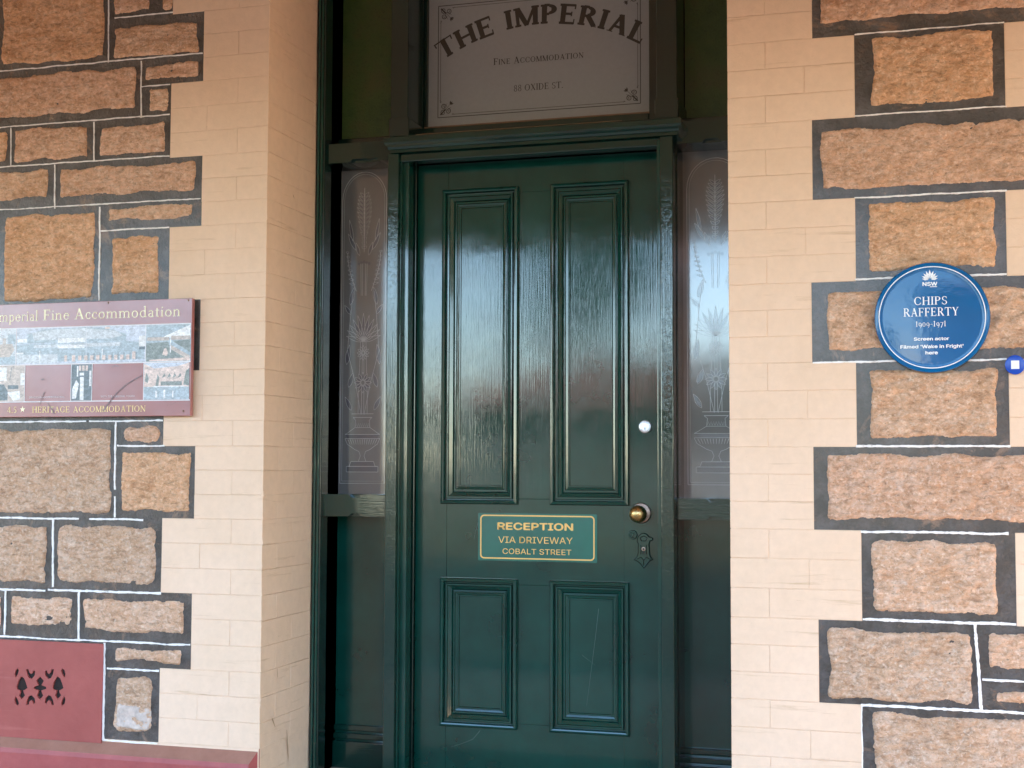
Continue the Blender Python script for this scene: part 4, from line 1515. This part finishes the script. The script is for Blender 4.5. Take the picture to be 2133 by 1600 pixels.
for x in R1[1:3]: wl.append(gap(bX(x), r1b, r1t))
wl.append(gap(bX(179.5), r1b, r1t, .0014))
for x in R2[1:5]: wl.append(gap(bX(x), r2b, r2t))
polys('white_rule', sg, M['bwhite'], wl, yb - .0003)
SC = {}
def cm(name, c):
    if name not in SC:
        SC[name] = m_ = flat('print_' + name, c, .3, .8, grain=.18)
        nt_ = m_.node_tree
        b_ = nt_.nodes['Principled BSDF']
        w_ = coords(nt_, (1, 1, 1.6), kind='World')
        f_ = noise(nt_, w_, 75, 6, .8, .5)
        c_ = ramp(nt_, f_, [(.36, tuple(x * .62 for x in c)), (.5, c), (.64, tuple(min(1, x * 1.3 + .08) for x in c))])
        nt_.links.new(c_, b_.inputs['Base Color'])
    return SC[name]
sky_c, hz, tq, pk, dk_, gn, sand, wht = (cm('sky', (.52, .56, .64)), cm('haze', (.54, .57, .60)), cm('teal', (.36, .43, .48)), cm('pink', (.66, .52, .46)), cm('dark', (.10, .13, .15)), cm('green', (.20, .23, .21)), cm('sand', (.50, .42, .37)), cm('white', (.74, .74, .74)))
def quad(px0, py0, px1, py1): return [(bX(px0), bZ(py1)), (bX(px1), bZ(py1)), (bX(px1), bZ(py0)), (bX(px0), bZ(py0))]
def pg(*pts): return [(bX(a), bZ(b)) for a, b in pts]
# picture 1: a room; 2: the building; 3: the verandah walk
polys('photo_print', sg, hz, [quad(-100, 680, 33, 756)], yb)
polys('photo_detail', sg, sand, [pg((-60, 715), (25, 712), (30, 725), (20, 740), (-60, 740)), quad(5, 700, 12, 724)], yb - .0002)
polys('photo_detail', sg, tq, [pg((-100, 742), (33, 738), (33, 756), (-100, 756)), quad(16, 692, 32, 712)], yb - .00015)
polys('photo_print', sg, sky_c, [quad(34, 680, 303, 756)], yb)
polys('photo_detail', sg, tq, [pg((55, 693), (95, 683), (175, 681), (225, 684), (262, 697), (262, 712), (34, 712), (34, 706), (58, 702)), pg((34, 714), (264, 712), (300, 716), (300, 750), (34, 752))], yb - .00012)
polys('photo_detail', sg, hz, [pg((66, 690), (110, 684), (175, 683), (240, 690), (256, 700), (230, 706), (70, 706)), quad(34, 736, 120, 754), pg((70, 716), (250, 714), (250, 722), (70, 722))], yb - .00020)
polys('photo_detail', sg, wht, [quad(120, 703, 178, 712), quad(120, 718, 176, 724), quad(36, 702, 56, 710), quad(34, 731, 49, 735), quad(289, 702, 302, 724), quad(82, 728, 84, 755), quad(212, 727, 214, 750)], yb - .00030)
polys('photo_detail', sg, pk, [quad(134, 739, 140, 752), quad(150, 739, 157, 752)] + [quad(163 + i * 12.5, 740 - (i > 8) * 6, 170 + i * 12.5, 750) for i in range(10)] + [quad(218, 682, 228, 686)], yb - .00034)
polys('photo_detail', sg, dk_, [quad(163 + i * 12.5 + 7.5, 735, 164.2 + i * 12.5 + 7.5, 751) for i in range(10)] + [quad(290, 724, 302, 730)], yb - .00040)
polys('photo_print', sg, tq, [quad(303.5, 680, 397, 756)], yb)
polys('photo_detail', sg, wht, [pg((340, 705), (396, 682), (396, 706), (345, 708))], yb - .00012)
polys('photo_detail', sg, sand, [quad(306, 706, 352, 713), quad(356, 704, 396, 712), pg((355, 722), (396, 745), (396, 754), (350, 735))], yb - .00016)
polys('photo_detail', sg, gn, [pg((304, 718), (350, 716), (354, 730), (396, 755), (304, 755)), pg((358, 714), (396, 712), (396, 738))], yb - .00022)
polys('photo_detail', sg, pk, [pg((338, 742), (342, 730), (346, 728), (350, 738), (348, 745)), pg((310, 752), (396, 748), (396, 755), (312, 755))], yb - .00030)
polys('photo_detail', sg, wht, [quad(354, 700, 356, 738)], yb - .00036)
# lower row
polys('photo_print', sg, sand, [quad(-100, 758.5, 53, 834)], yb)
polys('photo_detail', sg, wht, [quad(-60, 762, 15, 790), quad(44, 775, 52, 800), pg((17, 815), (43, 812), (44, 830), (30, 833))], yb - .00012)
polys('photo_detail', sg, dk_, [pg((-60, 798), (10, 798), (18, 812), (18, 832), (-60, 832)), quad(18, 800, 40, 808), ] + ribbon([pg((25, 762))[0], pg((22, 790))[0]], .002), yb - .0002)
polys('photo_print', sg, dk_, [quad(150, 758.5, 193, 834)], yb)
polys('photo_detail', sg, wht, [quad(168, 785, 176, 833), pg((152, 810), (160, 790), (166, 800), (160, 830), (152, 830)), quad(167, 776, 176, 782), quad(161, 762, 164, 784), quad(187, 772, 191, 804)], yb - .00015)
polys('photo_detail', sg, pk, [quad(165, 761, 170, 772), quad(172, 761, 177, 772), quad(179, 761, 184, 772)], yb - .0002)
polys('photo_print', sg, pk, [quad(301, 758.5, 395, 834)], yb)
polys('photo_detail', sg, sky_c, [pg((301, 758.6), (395, 758.6), (370, 766), (345, 768), (322, 770), (301, 760))], yb - .00012)
polys('photo_detail', sg, gn, [pg((302, 796), (306, 778), (311, 790), (309, 800)), pg((325, 806), (329, 782), (333, 788), (331, 806)), pg((383, 804), (388, 776), (395, 770), (395, 806)), quad(336, 797, 380, 805)] + [pg((338 + i * 11, 790), (343 + i * 11, 780), (346 + i * 11, 786)) for i in range(4)], yb - .0002)
polys('photo_detail', sg, tq, [quad(301, 808, 395, 834)], yb - .0003)
polys('photo_detail', sg, wht, [quad(320, 806, 384, 808.5), quad(325, 816, 329, 830), quad(342, 814, 346, 832), quad(360, 816, 363, 830)], yb - .0004)
# wording
ypr = yb - .0005
polys('lettering', sg, M['btext'], serif_in('Imperial', bX(-12), bX(77.5), bZ(664.5), 24 / 660 * 1.02), ypr)
polys('lettering', sg, M['btext'], serif_in('Fine', bX(88), bX(143), bZ(664), 24 / 660 * 1.02), ypr)
polys('lettering', sg, M['btext'], serif_in('Accommodation', bX(153), bX(375), bZ(664), 24 / 660 * 1.04), ypr)
polys('lettering', sg, M['bgold'], serif_in('4.5', bX(18), bX(38), bZ(858.5), 13.5 / 640), ypr)
polys('lettering', sg, M['bgold'], serif_in('HERITAGE', bX(70), bX(148), bZ(858.5), 13.5 / 640), ypr)
polys('lettering', sg, M['bgold'], serif_in('ACCOMMODATION', bX(155), bX(306), bZ(858.5), 13.5 / 640), ypr)
st_c = (bX(50), bZ(851.5))
star = []
for i in range(5):
    a = math.radians(90 + 72 * i)
    b1, b2 = a - math.radians(36), a + math.radians(36)
    R_, r_ = .0115, .0046
    star.append([st_c, (st_c[0] + r_ * math.cos(b1), st_c[1] + r_ * math.sin(b1)), (st_c[0] + R_ * math.cos(a), st_c[1] + R_ * math.sin(a)), (st_c[0] + r_ * math.cos(b2), st_c[1] + r_ * math.sin(b2))])
polys('star', sg, M['btext'], star, ypr, step=0)
child('lettering', sans_mesh('GRACIOUS ACCOMMODATION', bX(63), bX(136), bZ(828), .0085, ypr), sg, M['bwhite'])
child('lettering', sans_mesh('WITH THE PERSONAL TOUCH', bX(212), bX(282), bZ(828), .0085, ypr), sg, M['bwhite'])
for a, b in ((bX(390.5), bZ(632)), (bX(384), bZ(858)), (bX(223), bZ(632)), (bX(-118), bZ(634)), (bX(-118), bZ(858))):
    lathe('screw', sg, M['rust'], a, b, [(0, YB - .003), (.0025, YB - .0026), (.0038, YB)], n=12)
# scratch through the board print
scr = ribbon([(bX(x), bZ(y)) for x, y in ((298, 784), (285, 790), (268, 800), (250, 815), (238, 828), (228, 842), (218, 856))], .003, .006)
for extra in (ribbon([(bX(x), bZ(y)) for x, y in ((95, 815), (91, 826), (86, 842))], .005, .002), ribbon([(bX(x), bZ(y)) for x, y in ((102, 838), (110, 850), (117, 861))], .003, .005),
              ribbon([(bX(x), bZ(y)) for x, y in ((234, 766), (242, 762), (247, 765))], .003, .003), [[(bX(x), bZ(y)) for x, y in ((86, 789), (92, 786), (94, 789), (89, 791))]]):
    polys('scratch', sg, cm('scratch', (.13, .045, .045)), extra, ypr - .0004)
polys('scratch', sg, cm('scratch', (.13, .045, .045)), scr, ypr - .0004)

# ------------------------------------------------------------------ blue plaque
YP = -.030
pcx, pcz = P(1941, 661, YP)
pr = (P(2062, 661, YP)[0] - P(1820, 661, YP)[0]) / 2
pl = thing('heritage_plaque', 'round glossy blue plaque with white lettering on the right stone wall', 'plaque', (pcx, -.03, pcz))
lathe('disc', pl, M['plaque'], pcx, pcz, [(0, YP - .0022), (pr * .30, YP - .0021), (pr * .60, YP - .0016), (pr * .84, YP - .0006), (pr * .93, YP), (pr * .955, YP - .002), (pr * .985, YP - .001), (pr, YP + .004), (pr, YP + .018), (0, YP + .018)], n=96)
yp = YP - .0036
def pX(px): return P(px, 661, yp)[0]
def pZ(py): return P(1941, py, yp)[1]
ring_o, ring_i = circ(pcx, pcz, pr * .925, 96), circ(pcx, pcz, pr * .908, 96)
polys('ring', pl, M['pwhite'], [[ring_o[i], ring_o[(i + 1) % 96], ring_i[(i + 1) % 96], ring_i[i]] for i in range(96)], YP - .0012, step=0)
pt_ = []
TKs = TK
pt_ += serif_in('CHIPS', pX(1904), pX(1974), pZ(634.8), pZ(617.8) - pZ(634.8))
pt_ += serif_in('RAFFERTY', pX(1882), pX(1997.5), pZ(658.4), pZ(641) - pZ(658.4))
pt_ += serif_in('1909-1971', pX(1907), pX(1970.6), pZ(680.3), (pZ(671) - pZ(680.3)) * 1.25)
polys('lettering', pl, M['pwhite'], pt_, yp)
for t, a, b, y1, y0 in (('Screen actor', 1903, 1976, 699.8, 708.8), ("Filmed 'Wake in Fright'", 1875, 2005.6, 715.5, 725), ('here', 1927, 1952, 728.5, 738), ('NSW', 1923, 1953, 584.5, 595)):
    child('lettering', sans_mesh(t, pX(a), pX(b), pZ(y0), pZ(y1) - pZ(y0), yp, .03), pl, M['pwhite'])
lot = []
lc = (pX(1938), pZ(583))
for a, ln in ((90, .030), (68, .028), (112, .028), (48, .026), (132, .026), (28, .025), (152, .025), (10, .022), (170, .022)):
    r_ = math.radians(a)
    c_, s_ = math.cos(r_), math.sin(r_)
    w_ = .0034
    b0 = .004
    lot.append([(lc[0] + c_ * b0, lc[1] + s_ * b0), (lc[0] + c_ * ln * .6 - s_ * w_, lc[1] + s_ * ln * .6 + c_ * w_), (lc[0] + c_ * ln, lc[1] + s_ * ln), (lc[0] + c_ * ln * .6 + s_ * w_, lc[1] + s_ * ln * .6 - c_ * w_)])
polys('flower_emblem', pl, M['pwhite'], lot, yp, step=0)
polys('emblem_bar', pl, M['pwhite'], [[(pX(1938), pZ(598)), (pX(1953), pZ(598)), (pX(1953), pZ(596.6)), (pX(1938), pZ(596.6))]], yp)

# small blue disc (its code is left out)
YQ = -.016
qx, qz = P(2114.5, 760, YQ)
qr = 19.2 / 700
qd = thing('wall_disc', 'small flat blue disc with a pale square below the round plaque', 'disc', (qx, YQ, qz))
lathe('disc', qd, M['blue'], qx, qz, [(0, YQ - .002), (qr * .9, YQ - .002), (qr, YQ - .001), (qr, YQ + .012), (0, YQ + .012)], n=48)
polys('pale_square', qd, M['pwhite'], [[(qx - .011, qz - .012), (qx + .011, qz - .012), (qx + .011, qz + .012), (qx - .011, qz + .012)]], YQ - .0026)

# ------------------------------------------------------------------ ground, step, verandah and street behind the camera
def sheet(name, x0, x1, y0, y1, z0, z1, mat):
    bm = bmesh.new()
    add_box(bm, x0, x1, y0, y1, z0, z1)
    me = bm_mesh(bm)
    me.materials.append(mat)
    o = bpy.data.objects.new(name, me)
    COL.objects.link(o)
    o['kind'] = 'structure'
    return o


sheet('ground', -300, 300, -300, 60, -.4, -.13, M['dirt'])
sheet('footpath', -60, 60, -4.6, REV + .5, -.126, 0.0, M['footpath'])
sheet('road', -120, 120, -18, -4.6, -.126, -.10, M['road'])
sheet('hall_floor', -3, 2, REV + .5, 3, -.1, STEP_Z - .02, M['dark'])
ds = thing('doorstep', 'stone doorstep below the green front door', 'step', ((XL + XR) / 2, .1, 0))
box('tread', ds, M['stonestep'], XL + .001, XR - .001, -.02, YG + .1, .2, STEP_Z, bev=.01)
box('lower_tread', ds, M['stonestep'], XL + .001, XR - .001, -.30, -.02, 0, .2, bev=.01)
sheet('rear_wall', XL, XR, REV + .45, REV + .47, 0, WALL_TOP, M['dark'])
lt_ = thing('lintel', 'cream painted lintel wall above the fanlights of the green door', 'wall', ((XL + XR) / 2, 0, TOPZ))
box('lintel_block', lt_, M['cream'], XL, XR, .0, REV + .12, TOPZ + .08, WALL_TOP, bev=.003)
# verandah
VE = -3.55
ve = thing('verandah', 'long street verandah roof on posts in front of the wall', 'verandah', (0, VE, 0))
vb_ = bmesh.new()
prof = [(.6, 3.75), (VE - .15, 3.06), (VE - .15, 3.10), (.6, 3.80)]
va = [vb_.verts.new((-14, y, z)) for y, z in prof]
vb2 = [vb_.verts.new((12, y, z)) for y, z in prof]
for i in range(4):
    j = (i + 1) % 4
    vb_.faces.new((va[i], va[j], vb2[j], vb2[i]))
vb_.faces.new(va)
vb_.faces.new(vb2)
child('roof', bm_mesh(vb_), ve, M['awn'])
box('beam', ve, M['awn'], -14, 12, VE - .06, VE + .06, 2.96, 3.06, bev=.01)
for x in (-11.2, -8.0, -4.85, 1.9, 5.0, 8.2):
    box('post', ve, M['postm'], x - .06, x + .06, VE - .06, VE + .06, 0, 2.96, bev=.012)
# houses across the road
def house(x, y, w, d, h, label, wallm, roofm_):
    t = thing('house', label, 'house', (x, y, 0), 'houses across the street')
    box('wall', t, wallm, x - w / 2, x + w / 2, y - d, y, -.1, h, bev=.02)
    bm = bmesh.new()
    o_ = .5
    a = [bm.verts.new(p) for p in ((x - w / 2 - o_, y - d - o_, h), (x + w / 2 + o_, y - d - o_, h), (x + w / 2 + o_, y + o_, h), (x - w / 2 - o_, y + o_, h))]
    r = [bm.verts.new((x - w / 4, y - d / 2, h + 1.5)), bm.verts.new((x + w / 4, y - d / 2, h + 1.5))]
    for f in ((a[0], a[1], r[1], r[0]), (a[2], a[3], r[0], r[1]), (a[1], a[2], r[1]), (a[3], a[0], r[0]), (a[3], a[2], a[1], a[0])):
        bm.faces.new(f)
    child('roof', bm_mesh(bm), t, roofm_)
    for k in (-.32, .0, .32):
        if k == 0:
            box('door', t, M['postm'], x - .45, x + .45, y + .001, y + .05, -.1, 2.0, bev=.01)
        else:
            f = box('window', t, M['bwhite'], x + w * k - .7, x + w * k + .7, y + .001, y + .06, .9, 2.1, bev=.01)
            box('pane', f, M['hglass'], x + w * k - .6, x + w * k + .6, y + .06, y + .07, 1.0, 2.0, bev=.0)
    return t


house(-7.2, -27, 9, 7, 2.9, 'pale rendered house with red iron roof straight across the street', M['house'], M['roofm'])
house(-21, -27, 10, 7, 3.0, 'pale rendered house across the street behind the left tree', M['house'], M['roofm'])
house(4.9, -27, 9.6, 7, 6.2, 'brown brick building across the street, made tall to darken the reflection in the plaque', M['brickm'], M['roofm'])  # unseen building, raised so the plaque mirrors dark brick instead of sky


def tree(x, y, h, r, seed, label):
    t = thing('street_tree', label, 'tree', (x, y, 0), 'trees across the street')
    rn = random.Random(seed)
    bm = bmesh.new()
    def limb(p0, p1, r0, r1, n=7):
        d = (p1 - p0).normalized()
        a = d.orthogonal().normalized()
        b = d.cross(a)
        A = [bm.verts.new(p0 + (a * math.cos(6.283 * k / n) + b * math.sin(6.283 * k / n)) * r0) for k in range(n)]
        B = [bm.verts.new(p1 + (a * math.cos(6.283 * k / n) + b * math.sin(6.283 * k / n)) * r1) for k in range(n)]
        for k in range(n):
            bm.faces.new((A[k], A[(k + 1) % n], B[(k + 1) % n], B[k]))
    top = Vector((x + .1, y, h * .5))
    limb(Vector((x, y, -.1)), top, .16, .11)
    cl = []
    for k in range(9):
        e = Vector((x + rn.uniform(-r, r) * .7, y + rn.uniform(-r, r) * .7, h * rn.uniform(.55, .9)))
        limb(top, e, .07, .02, 5)
        cl.append(e)
    child('trunk', bm_mesh(bm), t, M['bark'])
    V, Fc = [], []
    for k in range(4200):
        c = cl[rn.randrange(len(cl))]
        p = c + Vector((rn.gauss(0, r * .28), rn.gauss(0, r * .28), rn.gauss(0, r * .2)))
        a = Vector((rn.gauss(0, 1), rn.gauss(0, 1), rn.gauss(0, 1))).normalized() * .09
        b = a.orthogonal().normalized() * .045
        i0 = len(V)
        V += [p - a, p + b, p + a, p - b]
        Fc.append((i0, i0 + 1, i0 + 2, i0 + 3))
    me = bpy.data.meshes.new('crown')
    me.from_pydata([tuple(v) for v in V], [], Fc)
    child('crown', me, t, M['leaf'])


tree(-11.8, -20.5, 4.6, 2.0, 3, 'small dense street tree left of the house straight across')
tree(-15.8, -21, 4.2, 1.8, 5, 'small street tree at the far left across the road')
tree(-3.0, -21.5, 4.0, 1.6, 9, 'small street tree right of the house straight across')

tx = P(1270, 620, YD)[0]  # unseen tree added so its crown dims the right half of the door gloss
tree(tx - .235 * 15.5, -15, 6.4, 1.25, 21, 'tall slim unseen tree added to dim the reflection in the green door')
